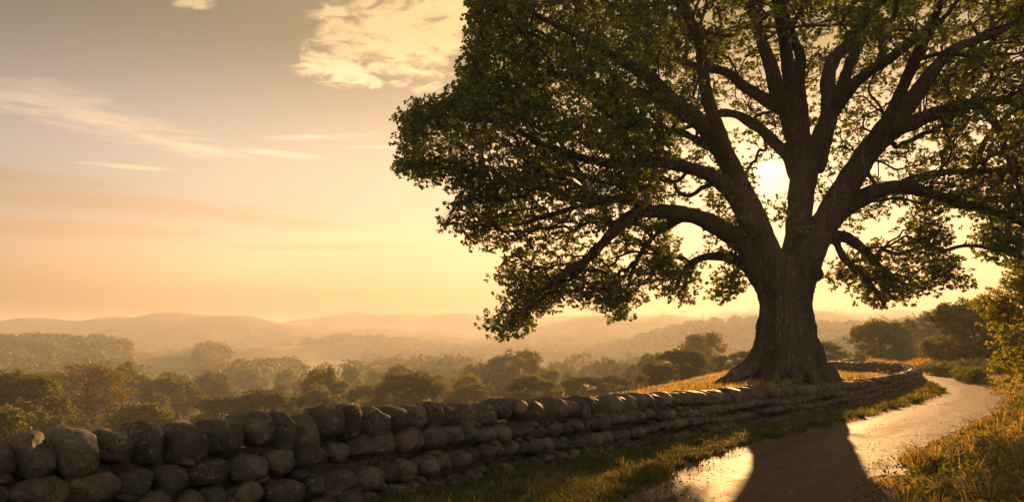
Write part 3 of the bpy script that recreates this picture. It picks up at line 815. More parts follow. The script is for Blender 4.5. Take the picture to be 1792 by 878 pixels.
    X3, px, py, off, dist, win = X3[keep], px[keep], py[keep], off[keep], dist[keep], win[keep]
    # poisson thinning
    grid = {}; sel = []
    rad_min = np.where(py < -20, .50, np.where(win, .45, .35))
    rad_min = np.where(dist < 50, .29, rad_min)
    for i in range(len(X3)):
        r = rad_min[i]; c = tuple((X3[i] // .52).astype(int)); bad = False
        for a in (-1, 0, 1):
            for b_ in (-1, 0, 1):
                for d_ in (-1, 0, 1):
                    for j in grid.get((c[0] + a, c[1] + b_, c[2] + d_), ()):
                        if ((X3[i] - X3[j]) ** 2).sum() < r * r: bad = True; break
                    if bad: break
                if bad: break
            if bad: break
        if not bad: grid.setdefault(c, []).append(i); sel.append(i)
        if len(sel) >= 5200: break
    S = X3[sel]; Spx, Spy = px[sel], py[sel]
    print('oak sprays', len(S))
    chains, pdir = grow(np.vstack(rp), np.concatenate(rlen), np.concatenate(rrad), S, alpha=.42, tip=.011)
    bs = Soup()
    for p_, r_ in thin: tube(bs, p_, np.maximum(r_, .015), 8)
    chains_to_soup(bs, chains, rng, 6, 4, .09)
    def gap(R):
        gx = CX + F * R[:, 0] / R[:, 1]; gy = HY - F * (R[:, 2] - CZ) / R[:, 1]
        return np.hypot(gx - SUNPX[0], gy - SUNPX[1]) > 19
    lf = Soup()
    out_dir = pdir * .6 + (S - (L + np.array((0, 0, 6)))) / 14; out_dir[:, 2] -= .25
    V_, T_, R_, src = leaf_soup(S, out_dir, 10, 9, .41, .7, .10, rng, gap=gap)
    lf.add(V_, None, T_)
    # twiglets out to the rosettes
    A, B = S[src], R_; d = B - A; sd_ = np.cross(d, np.array((.3, .2, 1))); sd_ /= np.linalg.norm(sd_, axis=1)[:, None] + 1e-6; s2 = np.cross(d, sd_); s2 /= np.linalg.norm(s2, axis=1)[:, None] + 1e-6
    w = .009
    tw = np.stack([A + sd_ * w, A - sd_ * w * .5 + s2 * w * .8, A - sd_ * w * .5 - s2 * w * .8, B], 1).reshape(-1, 3); q = np.arange(len(A))[:, None] * 4
    bs.add(tw, None, np.concatenate([q + np.array([[0, 1, 3]]), q + np.array([[1, 2, 3]]), q + np.array([[2, 0, 3]])]))
    link('branches', bs.mesh('branches', off=L), M['bark'], root)
    link('crown', lf.mesh('crown', smooth=False, off=L), M['oakleaf'], root)
    print('oak leaves', len(V_) // 4)
build_oak()

# ------------------------------------------------------------------ other trees
def tree_meshes(seed, h, cw, cb, n_lobe, n_spray, n_ros, n_leaf, leaf, spread, trunk_r, fan=0.0, topy=0.0, lobe_r=.3, trunk_h=None):
    """tree in its own coordinates: returns trunk mesh and crown mesh"""
    rng = np.random.default_rng(seed)
    cz, ch = (h + cb) / 2, (h - cb) / 2
    lobes = []
    for i in range(n_lobe):
        d = rng.normal(size=3); d /= np.linalg.norm(d)
        if d[2] < -.85: d[2] *= -1
        q = d * np.array((cw / 2, cw / 2, ch)) * rng.uniform(.55, .82)
        q[:2] *= 1 + topy * q[2] / ch
        lobes.append((q + np.array((0, 0, cz)), lobe_r * cw / 2 * rng.uniform(.75, 1.25)))
    S = []
    for i in range(n_spray):
        c, r = lobes[rng.integers(n_lobe)]
        d = rng.normal(size=3); d[2] = d[2] * .8 + .25; d /= np.linalg.norm(d)
        S.append(c + d * r * rng.uniform(.55, 1.0))
    for i in range(int(n_spray * .22)):
        a_ = rng.uniform(0, 6.283); r_ = cw / 2 * rng.uniform(.35, .92); S.append(np.array((math.cos(a_) * r_, math.sin(a_) * r_, cb + rng.random() * .32 * h)))
    S = np.array(S); n_spray = len(S); S[:, 2] = np.maximum(S[:, 2], cb * .6 + .25 * rng.random(n_spray) ** 2 * h * (S[:, 2] < cb))
    th = trunk_h or cb + ch * 1.1
    zz = np.linspace(-.4, th, 9); tp = np.column_stack([np.cumsum(rng.normal(0, .02 * h / 9, 9)), np.cumsum(rng.normal(0, .02 * h / 9, 9)), zz])
    tr = trunk_r * np.interp(zz / th, (-.1, 0, .12, .6, 1), (1.7, 1.4, 1.0, .7, .3))
    sp = Soup(); tube(sp, tp, tr, 9)
    a = max(int(9 * cb / th * .8), 2)
    chains, pd = grow(tp[a:], (tp[a:, 2] - tp[a, 2]) * .6, tr[a:], S, alpha=.35 + fan, tip=.02 * h / 10, expo=2.4, rmax=.8)
    chains_to_soup(sp, chains, rng, 5, 2, .07)
    V, T, R, src = leaf_soup(S, pd * .5 + (S - np.array((0, 0, cz))) / cw, n_ros, n_leaf, spread, .75, leaf, rng)
    return sp.mesh('tree_trunk'), mesh_np('tree_crown', V, T, None, False)

PROT = {}
def proto(kind, mat, *a, **k):
    t, c = tree_meshes(*a, **k); t.materials.append(M['bark2']); c.materials.append(M[mat]); PROT[kind] = (t, c)
proto('round', 'leafA', 3, 10, 10, .8, 26, 250, 8, 7, .40, .62, .35, lobe_r=.27)
proto('broad', 'leafA', 4, 9, 11.5, .7, 30, 270, 8, 7, .40, .64, .4, lobe_r=.25)
proto('tall', 'leafA', 5, 12, 8.5, 1.0, 26, 250, 8, 7, .40, .6, .32, lobe_r=.3)
proto('ragged', 'leafB', 6, 10, 9.5, 1.0, 20, 210, 8, 6, .40, .62, .3, lobe_r=.27)
proto('fan', 'leafB', 8, 11, 12.5, 2.6, 40, 420, 7, 5, .27, .55, .36, fan=.35, topy=.35)
proto('bush', 'leafA', 9, 4, 5.2, .2, 18, 260, 7, 7, .24, .42, .15, lobe_r=.3, trunk_h=2.0)
proto('detail', 'leafC', 12, 9, 9.5, .5, 32, 480, 9, 8, .25, .46, .3, lobe_r=.24)
proto('detail_dark', 'leafA', 13, 9, 10, .4, 38, 560, 9, 8, .26, .48, .34, lobe_r=.24)

def put_tree(kind, px, D, top_py=None, width_px=None, label=None, group=None, name='broadleaf_tree', x=None, rz=None, sink=0.0, cat='tree'):
    x = (px - CX) / F * D if x is None else x
    t, c = PROT[kind]
    z = Hs(x, D) - sink
    hh = max(v for v in (c_top[kind],))
    sc = 1.0
    if top_py is not None: sc = (CZ - (top_py - HY) / F * D - z) / hh
    sxy = sc
    if width_px is not None: sxy = width_px / F * D / c_wid[kind]
    o = empty(name, (x, D, z), random.uniform(0, 6.28) if rz is None else rz)
    o.scale = (sxy, sxy, sc)
    a = bpy.data.objects.new('trunk', t); b = bpy.data.objects.new('crown', c)
    for k in (a, b): COL.objects.link(k); k.parent = o
    tag(o, label, cat, group)
    return o
c_top, c_wid = {}, {}
for k_, (t_, c_) in PROT.items():
    q = np.zeros(len(c_.vertices) * 3, np.float32); c_.vertices.foreach_get('co', q); q = q.reshape(-1, 3)
    c_top[k_] = float(np.percentile(q[:, 2], 99.7)); c_wid[k_] = float(np.percentile(q[:, 0], 99) - np.percentile(q[:, 0], 1))

HERO = [  # kind, px, distance, top row, width px, label
 ('fan', 152, 105, 632, 150, 'fan-shaped golden autumn tree with dark forking branches, behind the wall at the left'),
 ('detail_dark', 30, 78, 652, 165, 'dark green round tree cut by the left edge, beside the golden fan-shaped tree'),
 ('bush', -5, 50, 712, 120, 'bright leafy bush behind the wall at the far left corner'),
 ('bush', 245, 85, 706, 110, 'low golden bush just right of the fan-shaped autumn tree, behind the wall'),
 ('round', 228, 170, 634, 62, 'dome-shaped hazy tree rising right behind the fan-shaped autumn tree'),
 ('tall', 292, 150, 652, 86, 'tall brown tree with clumped foliage, right of the dome-shaped tree'),
 ('round', 372, 190, 652, 82, 'low rounded tree with a smooth crown in mid valley, left part of the photo'),
 ('detail_dark', 388, 92, 694, 90, 'small dark rounded tree just above the left wall coping'),
 ('detail_dark', 465, 95, 682, 118, 'broad dark bushy tree touching the wall skyline left of the middle'),
 ('detail', 562, 88, 681, 80, 'sunlit compact tree peeping over the wall between two darker ones'),
 ('detail_dark', 718, 90, 651, 125, 'dense round dark tree standing highest over the wall left of the oak crown'),
 ('detail', 640, 110, 672, 70, 'pale leafy tree on the left flank of the dense round dark tree'),
 ('detail', 830, 92, 672, 96, 'fluffy sunlit tree over the wall below the drooping oak branch'),
 ('broad', 898, 160, 614, 110, 'broad two-topped hazy tree directly under the lowest drooping oak branch tip'),
 ('detail', 925, 84, 656, 100, 'bushy tree with light leaf tips directly over the middle of the wall'),
 ('detail', 1022, 84, 658, 74, 'small sunlit tree behind the wall left of the pair by the meadow'),
 ('detail', 1076, 84, 655, 58, 'narrow small tree between the sunlit tree and the tall pair by the meadow'),
 ('detail', 1140, 74, 634, 56, 'left, shorter tree of the pair behind the meadow left of the oak trunk'),
 ('detail_dark', 1192, 72, 612, 84, 'taller tree of the pair, crown ragged, behind the meadow left of the oak trunk'),
 ('detail', 1262, 78, 622, 46, 'small rounded tree midway between the tall pair and the oak trunk'),
 ('detail', 1306, 80, 614, 56, 'slender tree half hidden by the left side of the oak trunk'),
 ('detail', 1440, 82, 598, 70, 'small glowing tree half hidden by the right side of the oak trunk'),
 ('detail_dark', 1541, 80, 562, 98, 'symmetrical round tree beyond the far bend of the wall, right of the oak trunk'),
 ('tall', 1622, 118, 546, 86, 'tall hazy tree between the round tree and the big dark roadside tree'),
 ('round', 1655, 125, 552, 80, 'hazy rounded tree tucked against the left of the big dark roadside tree'),
 ('detail_dark', 1704, 56, 526, 150, 'big dark roadside tree with a visible forked trunk right of the far bend'),
 ('detail_dark', 1790, 50, 560, 130, 'dark tree at the right edge beside the big dark roadside tree'),
 ('bush', 1590, 75, 622, 76, 'low shrub in the haze behind the end of the wall'),
 ('bush', 1650, 62, 628, 60, 'dusky shrub at the left foot of the big dark roadside tree'),
 ('bush', 1500, 82, 628, 50, 'little shrub at the left foot of the symmetrical round tree'),
]
for i, (kd, px, D, ty, wp, lb) in enumerate(HERO):
    put_tree(kd, px, D, ty, wp, lb, 'trees standing in the valley and along the lane', 'shrub' if kd == 'bush' else 'broadleaf_tree', cat='shrub' if kd == 'bush' else 'tree', rz=i * 1.7, sink=.7 if px > 1480 and kd != 'bush' else 0)

# the tree whose leafy edge enters at the right
t_, c_ = tree_meshes(31, 4.3, 4.6, .3, 36, 330, 9, 8, .12, .34, .17, lobe_r=.27)
t_.materials.append(M['bark2']); c_.materials.append(leaf_mat('sunlit_edge_leaf', (0.11, 0.15, 0.025), (0.17, 0.2, 0.035), (0.27, 0.24, 0.04), 0.68, (2.2, 1.75, 0.4)))
ex, ey = (1868 - CX) / F * 25, 25.0
e = empty('roadside_tree', (ex, ey, Hs(ex, ey)), 1.0); link('trunk', t_, None, e); link('crown', c_, None, e)
tag(e, 'yellow-green leafy tree entering the photo at the right edge, nearest of the roadside trees', 'tree', 'trees standing in the valley and along the lane')

# valley woods ----------------------------------------------------------------
CLEAR = [(225, 350, 360, 640), (395, 575, 430, 900), (540, 670, 360, 600), (850, 985, 330, 640), (985, 1090, 330, 600), (690, 800, 470, 760), (300, 420, 260, 330), (1200, 1330, 260, 420), (560, 640, 620, 900), (640, 760, 200, 260), (960, 1050, 170, 230)]
def open_land(px, D):
    for a, b, d0, d1 in CLEAR:
        if a < px < b and d0 < D < d1: return True
    return False
hero_xy = [((h[1] - CX) / F * h[2], h[2]) for h in HERO]
spots = []
rng = np.random.default_rng(5)
tries = 0
while len(spots) < 262 and tries < 60000:
    tries += 1
    D = 120 + 420 * rng.random() ** 1.25; px = rng.uniform(-120, 1900)
    x = (px - CX) / F * D
    if open_land(px, D): continue
    if px > 1250 and D < 170: continue
    if px > 1400 and D < 220: continue
    if any((x - a) ** 2 + (D - b) ** 2 < 160 for a, b in hero_xy): continue
    sepa = 9.5 if D < 220 else 8.0
    if any((x - a) ** 2 + (D - b) ** 2 < sepa ** 2 for a, b, *_ in spots): continue
    spots.append((x, D, px))
spots.sort(key=lambda s: s[1])
for i, (x, D, px) in enumerate(spots):
    kd = ['round', 'broad', 'ragged', 'tall', 'round', 'broad', 'bush'][rng.integers(7)]
    o = put_tree(kd, px, D, None, None, None, None, 'shrub' if kd == 'bush' else 'woodland_tree', x=x)
    s = rng.uniform(.5, .9) * (1.4 if kd == 'bush' else 1.0); o.scale = (s * rng.uniform(.9, 1.15), s * rng.uniform(.9, 1.15), s)
    zone = 'slope below the wall' if D < 200 else 'valley floor'
    side = 'left of the oak trunk' if px < 1376 else 'right of the oak trunk'
    what = {'round': 'rounded', 'broad': 'broad low', 'ragged': 'ragged autumn-brown', 'tall': 'tall', 'bush': 'low bushy'}[kd]
    tag(o, f'{what} {"shrub" if kd == "bush" else "tree"} in haze on the {zone}, {side}', 'shrub' if kd == 'bush' else 'tree', f'{what} {"shrubs" if kd == "bush" else "trees"} on the {zone} {side}')

def wood_mass(name, label, n, D0, D1, p0, p1, hmin, hmax, seed, ridge_only=None, quads=120):
    rng = np.random.default_rng(seed); C = []; 
    t = 0
    while len(C) < n and t < n * 60:
        t += 1
        D = D0 + (D1 - D0) * rng.random() ** .9; px = rng.uniform(p0, p1); x = (px - CX) / F * D
        if open_land(px, D): continue
        if ridge_only is not None:
            v = sum(a * math.exp(-((x - gx) / wx) ** 2 - ((D - gy) / wy) ** 2) for gx, gy, wx, wy, a in RIDGES)
            if v < ridge_only * rng.uniform(.6, 1.4): continue
        C.append((x, D))
    C = np.array(C); z = H(C[:, 0], C[:, 1])
    h = rng.uniform(hmin, hmax, len(C)); w = h * rng.uniform(.45, .6, len(C))
    d = rng.normal(size=(len(C), quads, 3)); d /= np.linalg.norm(d, axis=2)[..., None]; d[..., 2] = np.where(d[..., 2] < -.5, -d[..., 2], d[..., 2])
    lump = 1 + .22 * np.sin(d[..., 0] * 5 + C[:, :1]) * np.sin(d[..., 1] * 5 + C[:, 1:]) + rng.normal(0, .07, d.shape[:2])
    c = np.stack([C[:, 0], C[:, 1], z + h * .55], 1)[:, None] + d * lump[..., None] * np.stack([w, w, h * .48], 1)[:, None]
    a = rng.normal(size=c.shape) + d * .0; a = np.cross(a, d + rng.normal(size=d.shape) * .35); a /= np.linalg.norm(a, axis=2)[..., None]
    b = np.cross(d + rng.normal(size=d.shape) * .35, a); b /= np.linalg.norm(b, axis=2)[..., None]
    s = (w * .21)[:, None, None] * rng.uniform(.6, 1.2, c.shape[:2])[..., None]
    V = np.stack([c - a * s, c - b * s * .7, c + a * s, c + b * s * .7], 2).reshape(-1, 3)
    Q = np.arange(len(V)).reshape(-1, 4)
    tag(link(name, mesh_np(name, V, None, Q, False), M['wood']), label, 'woodland', kind='stuff')
wood_mass('valley_woodland', 'hazy woodland covering the far valley floor between pale meadows', 2700, 320, 950, -300, 2100, 6.5, 11, 41)
wood_mass('ridge_woodland', 'hazy woods crowning the low wooded ridges below the hills', 2400, 400, 950, -500, 2300, 7, 11, 42, ridge_only=4)
wood_mass('hill_woodland', 'faint woods at the foot of the distant hills', 500, 950, 1120, -600, 2400, 6, 9, 43, quads=30)

# ------------------------------------------------------------------ grass
def blades(name, X, Y, hgt, wid, mat, label, rng, lean=.5, dirbias=None):
    n = len(X); Z = H(X, Y) - .01
    b = np.stack([X, Y, Z], 1); an = rng.uniform(0, 6.283, n)
    s = np.stack([np.cos(an), np.sin(an), np.zeros(n)], 1) * (wid / 2)[:, None]
    la = rng.uniform(0, 6.283, n); lm = hgt * lean * rng.uniform(.2, 1.2, n)
    l = np.stack([np.cos(la) * lm, np.sin(la) * lm, np.zeros(n)], 1)
    up = np.zeros((n, 3)); up[:, 2] = hgt
    mid = b + up * .55 + l * .3; tip = b + up * rng.uniform(.75, 1.0, n)[:, None] + l
    V = np.stack([b - s, b + s, mid + s * .75, mid - s * .75, tip], 1).reshape(-1, 3)
    q = np.arange(n)[:, None] * 5
    me = mesh_np(name, V, q + np.array([[3, 2, 4]]), q + np.array([[0, 1, 2, 3]]), False)
    return tag(link(name, me, mat), label, 'grass', kind='stuff')
def spread(n, r0, r1, a0, a1, rng, pw=1.0):
    r = np.exp(rng.uniform(math.log(r0), math.log(r1), n)); a = np.radians(rng.uniform(a0, a1, n))
    return r * np.sin(a), r * np.cos(a), r
def masks(X, Y):
    c, rp_ = poly_dist(X, Y, ROADC); e_ = np.abs(c) - np.interp(rp_, np.arange(NR), ROADW)
    w, _ = poly_dist(X, Y, WALL)
    return e_, c, w
def tuft(X, Y, k, ph):
    return .5 + .25 * np.sin(X * k + 1.7 * np.sin(Y * k * .7 + ph)) + .25 * np.sin(Y * k * 1.1 + ph + 1.3 * np.sin(X * k * .8))
rng = np.random.default_rng(77)
# verge between wall and lane
X, Y, R = spread(900000, 3.5, 60, -50, 42, rng)
e_, c, w = masks(X, Y)
jit = .10 * np.sin(X * 3.1 + Y * 2) + .08 * np.sin(X * 7 - Y * 5)
tf = tuft(X, Y, 3.2, .4)
k = (e_ > -.02 + jit) & (w < -.22) & (c > 0) & (rng.random(len(X)) < .35 + .65 * tf)
X, Y, R, e_, tf = X[k], Y[k], R[k], e_[k], tf[k]
print('verge', len(X))
if len(X) > 170000: X, Y, R, e_, tf = X[:170000], Y[:170000], R[:170000], e_[:170000], tf[:170000]
h = (.045 + .07 * tf * rng.random(len(X)) + .06 * sstep(.5 - np.abs(e_ - .3), 0, .5) * tf) * rng.uniform(.7, 1.3, len(X)) * (1 + R * .012)
blades('verge_grass', X, Y, h, .006 + .00055 * R, M['grass'], 'green verge grass between the drystone wall and the lane', rng, .8)
# right bank
X, Y, R = spread(900000, 3.0, 75, 0, 48, rng)
e_, c, w = masks(X, Y); jit = .14 * np.sin(X * 2.7 + Y * 1.4) + .1 * np.sin(X * 6.2 - Y * 5)
tf = tuft(X, Y, 2.1, 1.4); tf2 = tuft(X, Y, 5.0, .2)
k = (c < 0) & (e_ > .02 + jit) & (rng.random(len(X)) < .25 + .75 * tf * (.5 + .5 * tf2))
X, Y, R, e_, tf, tf2 = X[k], Y[k], R[k], e_[k], tf[k], tf2[k]
print('bank', len(X))
if len(X) > 230000: X, Y, R, e_, tf, tf2 = (q[:230000] for q in (X, Y, R, e_, tf, tf2))
g = sstep(e_, .1, 1.6) * (1 - sstep(R, 15, 26) * .75)
h = (.05 + .07 * tf2 + g * (.05 + .26 * tf * tf2)) * rng.uniform(.6, 1.25, len(X))
dry = rng.random(len(X)) < .2 + .4 * tf
blades('bank_grass', X[dry], Y[dry], h[dry] * 1.12, (.0055 + .0005 * R)[dry], M['dry'], 'dry straw grass on the bank right of the lane', rng, .9)
blades('bank_turf', X[~dry], Y[~dry], h[~dry], (.006 + .0005 * R)[~dry], M['grass'], 'green tufted grass on the bank right of the lane', rng, .9)
# mound behind the wall
X, Y, R = spread(420000, 6, 75, -35, 34, rng)
e_, c, w = masks(X, Y); tf = tuft(X, Y, 2.6, 2.2)
td = np.hypot(X - TREE[0], Y - TREE[1]); sb, _ = poly_dist(X, Y, BROW)
k = (w > .28) & (td > 1.1) & (sb < 7) & (rng.random(len(X)) < .4 + .6 * tf)
X, Y, R, tf = X[k][:110000], Y[k][:110000], R[k][:110000], tf[k][:110000]
h = (.04 + .055 * tf * rng.random(len(X))) * (1 + R * .012); tall = rng.random(len(X)) < .012; h = np.where(tall, h * 2.6, h)
blades('mound_grass', X, Y, h, .007 + .0006 * R, M['dry'], 'golden sunlit grass on the mound around the oak behind the wall', rng, .6)
# tall dry grass along the far side of the lane
X, Y, R = spread(500000, 24, 95, 24, 40, rng)
e_, c, w = masks(X, Y); tf = tuft(X, Y, 1.3, .9)
k = (c < 0) & (e_ > 2.6) & (e_ < 7.5) & (rng.random(len(X)) < .3 + .7 * tf); X, Y, R, tf = X[k][:60000], Y[k][:60000], R[k][:60000], tf[k][:60000]
h = (.35 + .6 * tf) * rng.uniform(.5, 1.1, len(X)) 
blades('tall_dry_grass', X, Y, h, .012 + .0007 * R, M['dry'], 'tall dry grass strip along the far right side of the lane', rng, .5)

def tufts(name, cx, cy, hgt, n, splay, mat, label, rng):
    m = len(cx); X = np.repeat(cx, n); Y = np.repeat(cy, n); hh = np.repeat(hgt, n) * rng.uniform(.5, 1.15, m * n); N = m * n
    a = rng.uniform(0, 6.283, N); rr_ = np.repeat(hgt, n) * .35 * np.sqrt(rng.random(N)); X = X + np.cos(a) * rr_; Y = Y + np.sin(a) * rr_
    e_, c, w = masks(X, Y); ok = (e_ > -.12) & (np.abs(w) > .3); X, Y, hh, a, N = X[ok], Y[ok], hh[ok], a[ok], ok.sum()
    b = np.stack([X, Y, H(X, Y) - .015], 1); a = a + rng.normal(0, .5, N); out = np.stack([np.cos(a), np.sin(a), np.zeros(N)], 1)
    s = np.stack([-np.sin(a + rng.normal(0, .8, N)), np.cos(a), np.zeros(N)], 1) * (.0028 + .00028 * np.hypot(X, Y))[:, None]
    sp_ = splay * rng.uniform(.3, 1.4, N); up = np.array((0, 0, 1.0))
    p1 = b + (up * (hh * .45)[:, None]) + out * (hh * sp_ * .18)[:, None]
    p2 = b + (up * (hh * .82)[:, None]) + out * (hh * sp_ * .5)[:, None]
    p3 = b + (up * (hh * (1 - .25 * sp_))[:, None]) + out * (hh * sp_ * .95)[:, None]
    V = np.stack([b - s, b + s, p1 - s, p1 + s, p2 - s * .7, p2 + s * .7, p3], 1).reshape(-1, 3); q = np.arange(N)[:, None] * 7
    me = mesh_np(name, V, q + np.array([[4, 5, 6]]), np.concatenate([q + np.array([[0, 1, 3, 2]]), q + np.array([[2, 3, 5, 4]])]), False)
    return tag(link(name, me, mat), label, 'grass', kind='stuff')
def scatter(n, r0, r1, a0, a1, test, seed):
    rng = np.random.default_rng(seed); X, Y, R = spread(n * 60, r0, r1, a0, a1, rng); e_, c, w = masks(X, Y); k = test(e_, c, w, X, Y, R, rng)
    return X[k][:n], Y[k][:n], R[k][:n], rng
X, Y, R, rg = scatter(520, 4, 45, -25, 40, lambda e, c, w, X, Y, R, g: (c > 0) & (e > -.02) & (e < .32) & (w < -.3), 301)
tufts('edge_tufts', X, Y, rg.uniform(.06, .17, len(X)) * (1 + R * .01), 46, .9, M['grass'], 'lit grass tufts hanging over the left edge of the lane', rg)
X, Y, R, rg = scatter(260, 4, 40, -45, 40, lambda e, c, w, X, Y, R, g: (c > 0) & (e > .1) & (w < -.3) & ((w > -.5) | (g.random(len(X)) < .2)), 302)
tufts('wall_foot_tufts', X, Y, rg.uniform(.08, .2, len(X)), 34, .8, M['grass'], 'longer green grass tufts at the foot of the wall', rg)
X, Y, R, rg = scatter(560, 3.5, 32, 8, 47, lambda e, c, w, X, Y, R, g: (c < 0) & (e > .15) & (g.random(len(X)) < tuft(X, Y, 1.7, .3) ** 2), 303)
tufts('bank_tufts', X, Y, rg.uniform(.12, .34, len(X)) * np.interp(R, (14, 26), (1, .55)), 60, 1.0, M['dry'], 'tussocks of dry grass on the bank right of the lane', rg)
X, Y, R, rg = scatter(760, 3.5, 26, 8, 47, lambda e, c, w, X, Y, R, g: (c < 0) & (e > .35) & (g.random(len(X)) < tuft(X, Y, 1.7, .3) ** 2), 304)
S_ = np.repeat(np.stack([X, Y, H(X, Y) + .05], 1), 7, 0); S_ = S_ + rg.normal(size=S_.shape) * np.array((.09, .09, .07)); S_[:, 2] = np.maximum(S_[:, 2], H(S_[:, 0], S_[:, 1]) + .03)
V_, T_, _, _ = leaf_soup(S_, np.tile((0, 0, .5), (len(S_), 1)), 3, 6, .07, .8, .055, rg)
tag(link('bank_weeds', mesh_np('bank_weeds', V_, T_, None, False), M['leafA']), 'low leafy weeds and bracken among the grass on the right bank', 'weeds', kind='stuff')
X, Y, R, rg = scatter(200, 5, 34, -35, 24, lambda e, c, w, X, Y, R, g: (w > .3) & (w < .9), 305)
tufts('wall_back_tufts', X, Y, rg.uniform(.12, .32, len(X)), 16, .6, M['dry'], 'thin seeding grass stems rising behind the wall coping', rg)

# fallen leaves and gravel on the lane edges
def litter():
    rng = np.random.default_rng(91); n = 600
    X, Y, R = spread(60000, 4, 40, -40, 42, rng); e_, c, w = masks(X, Y)
    k = (np.abs(e_) < .22 + .25 * rng.random(len(X)) ** 3 * 4) & (rng.random(len(X)) < .5) & (w < -.3)
    X, Y = X[k][:n], Y[k][:n]; n = len(X)
    Z = np.maximum(H(X, Y), PLANE(Y) + .0) + .022
    an = rng.uniform(0, 6.28, n); L = rng.uniform(.014, .034, n)
    d = np.stack([np.cos(an), np.sin(an), rng.uniform(-.1, .5, n)], 1) * L[:, None]; s = np.stack([-np.sin(an), np.cos(an), rng.uniform(-.2, .4, n)], 1) * L[:, None] * .6
    c0 = np.stack([X, Y, Z], 1)
    V = np.stack([c0 - d, c0 + s + np.array((0, 0, .008)), c0 + d, c0 - s + np.array((0, 0, .01))], 1).reshape(-1, 3)
    q = np.arange(n)[:, None] * 4
    tag(link('fallen_leaves', mesh_np('fallen_leaves', V, np.concatenate([q + np.array([[0, 2, 1]]), q + np.array([[0, 3, 2]])]), None, False), M['leafB']), 'brown fallen leaves scattered along the edges of the lane', 'leaves', kind='stuff')
    X, Y, R = spread(90000, 4, 30, -40, 42, rng); e_, c, w = masks(X, Y)
    k = (e_ < .25) & (rng.random(len(X)) < .07 + np.exp(-np.abs(e_ + .02) * 7)); X, Y = X[k][:5200], Y[k][:5200]; n = len(X)
    Z = np.maximum(H(X, Y), PLANE(Y) - .01) + .012
    Vi, Ti = ICO[1]
    sc = rng.uniform(.004, .013, (n, 1, 1)) * rng.uniform(.6, 1.2, (n, 1, 3)) * (1 + .2 * rng.normal(size=(n, len(Vi), 1)))
    V = (np.stack([X, Y, Z], 1)[:, None] + Vi[None] * sc).reshape(-1, 3); T = (np.arange(n)[:, None, None] * len(Vi) + Ti[None]).reshape(-1, 3)
    tag(link('gravel', mesh_np('gravel', V, T), M['stone']), 'loose gravel along the crumbling lane edges', 'gravel', kind='stuff')
litter()

# low hedges across the lane
def low_hedge(p0, p1, hgt, label, seed):
    rng = np.random.default_rng(seed); a, b = np.array(p0), np.array(p1); L = np.linalg.norm(b - a); n = int(L * 34)
    t = rng.random(n); q = a + (b - a) * t[:, None] + rng.normal(0, .17, (n, 2)); z = H(q[:, 0], q[:, 1])
    S = np.column_stack([q, z + hgt * (.12 + .82 * np.sqrt(rng.random(n)) * (1 + .18 * np.sin(t * 17 + seed)))])
    V, T, _, _ = leaf_soup(S, np.tile((0, 0, .4), (n, 1)), 7, 6, .2, .8, .085, rng)
    o = np.array([*((a + b) / 2), Hs(*((a + b) / 2))])
    tag(link('hedge', mesh_np('hedge', V - o, T, None, False), M['leafA'], None, o), label, 'hedge', 'low hedges across the lane')
low_hedge(((1622 - CX) / F * 48, 48), ((1668 - CX) / F * 42, 42), .62, 'short low hedge across the lane, nearer the far bend', 3)
low_hedge(((1676 - CX) / F * 39, 39), ((1712 - CX) / F * 34, 34), .5, 'short low hedge in front of the big dark roadside tree', 4)

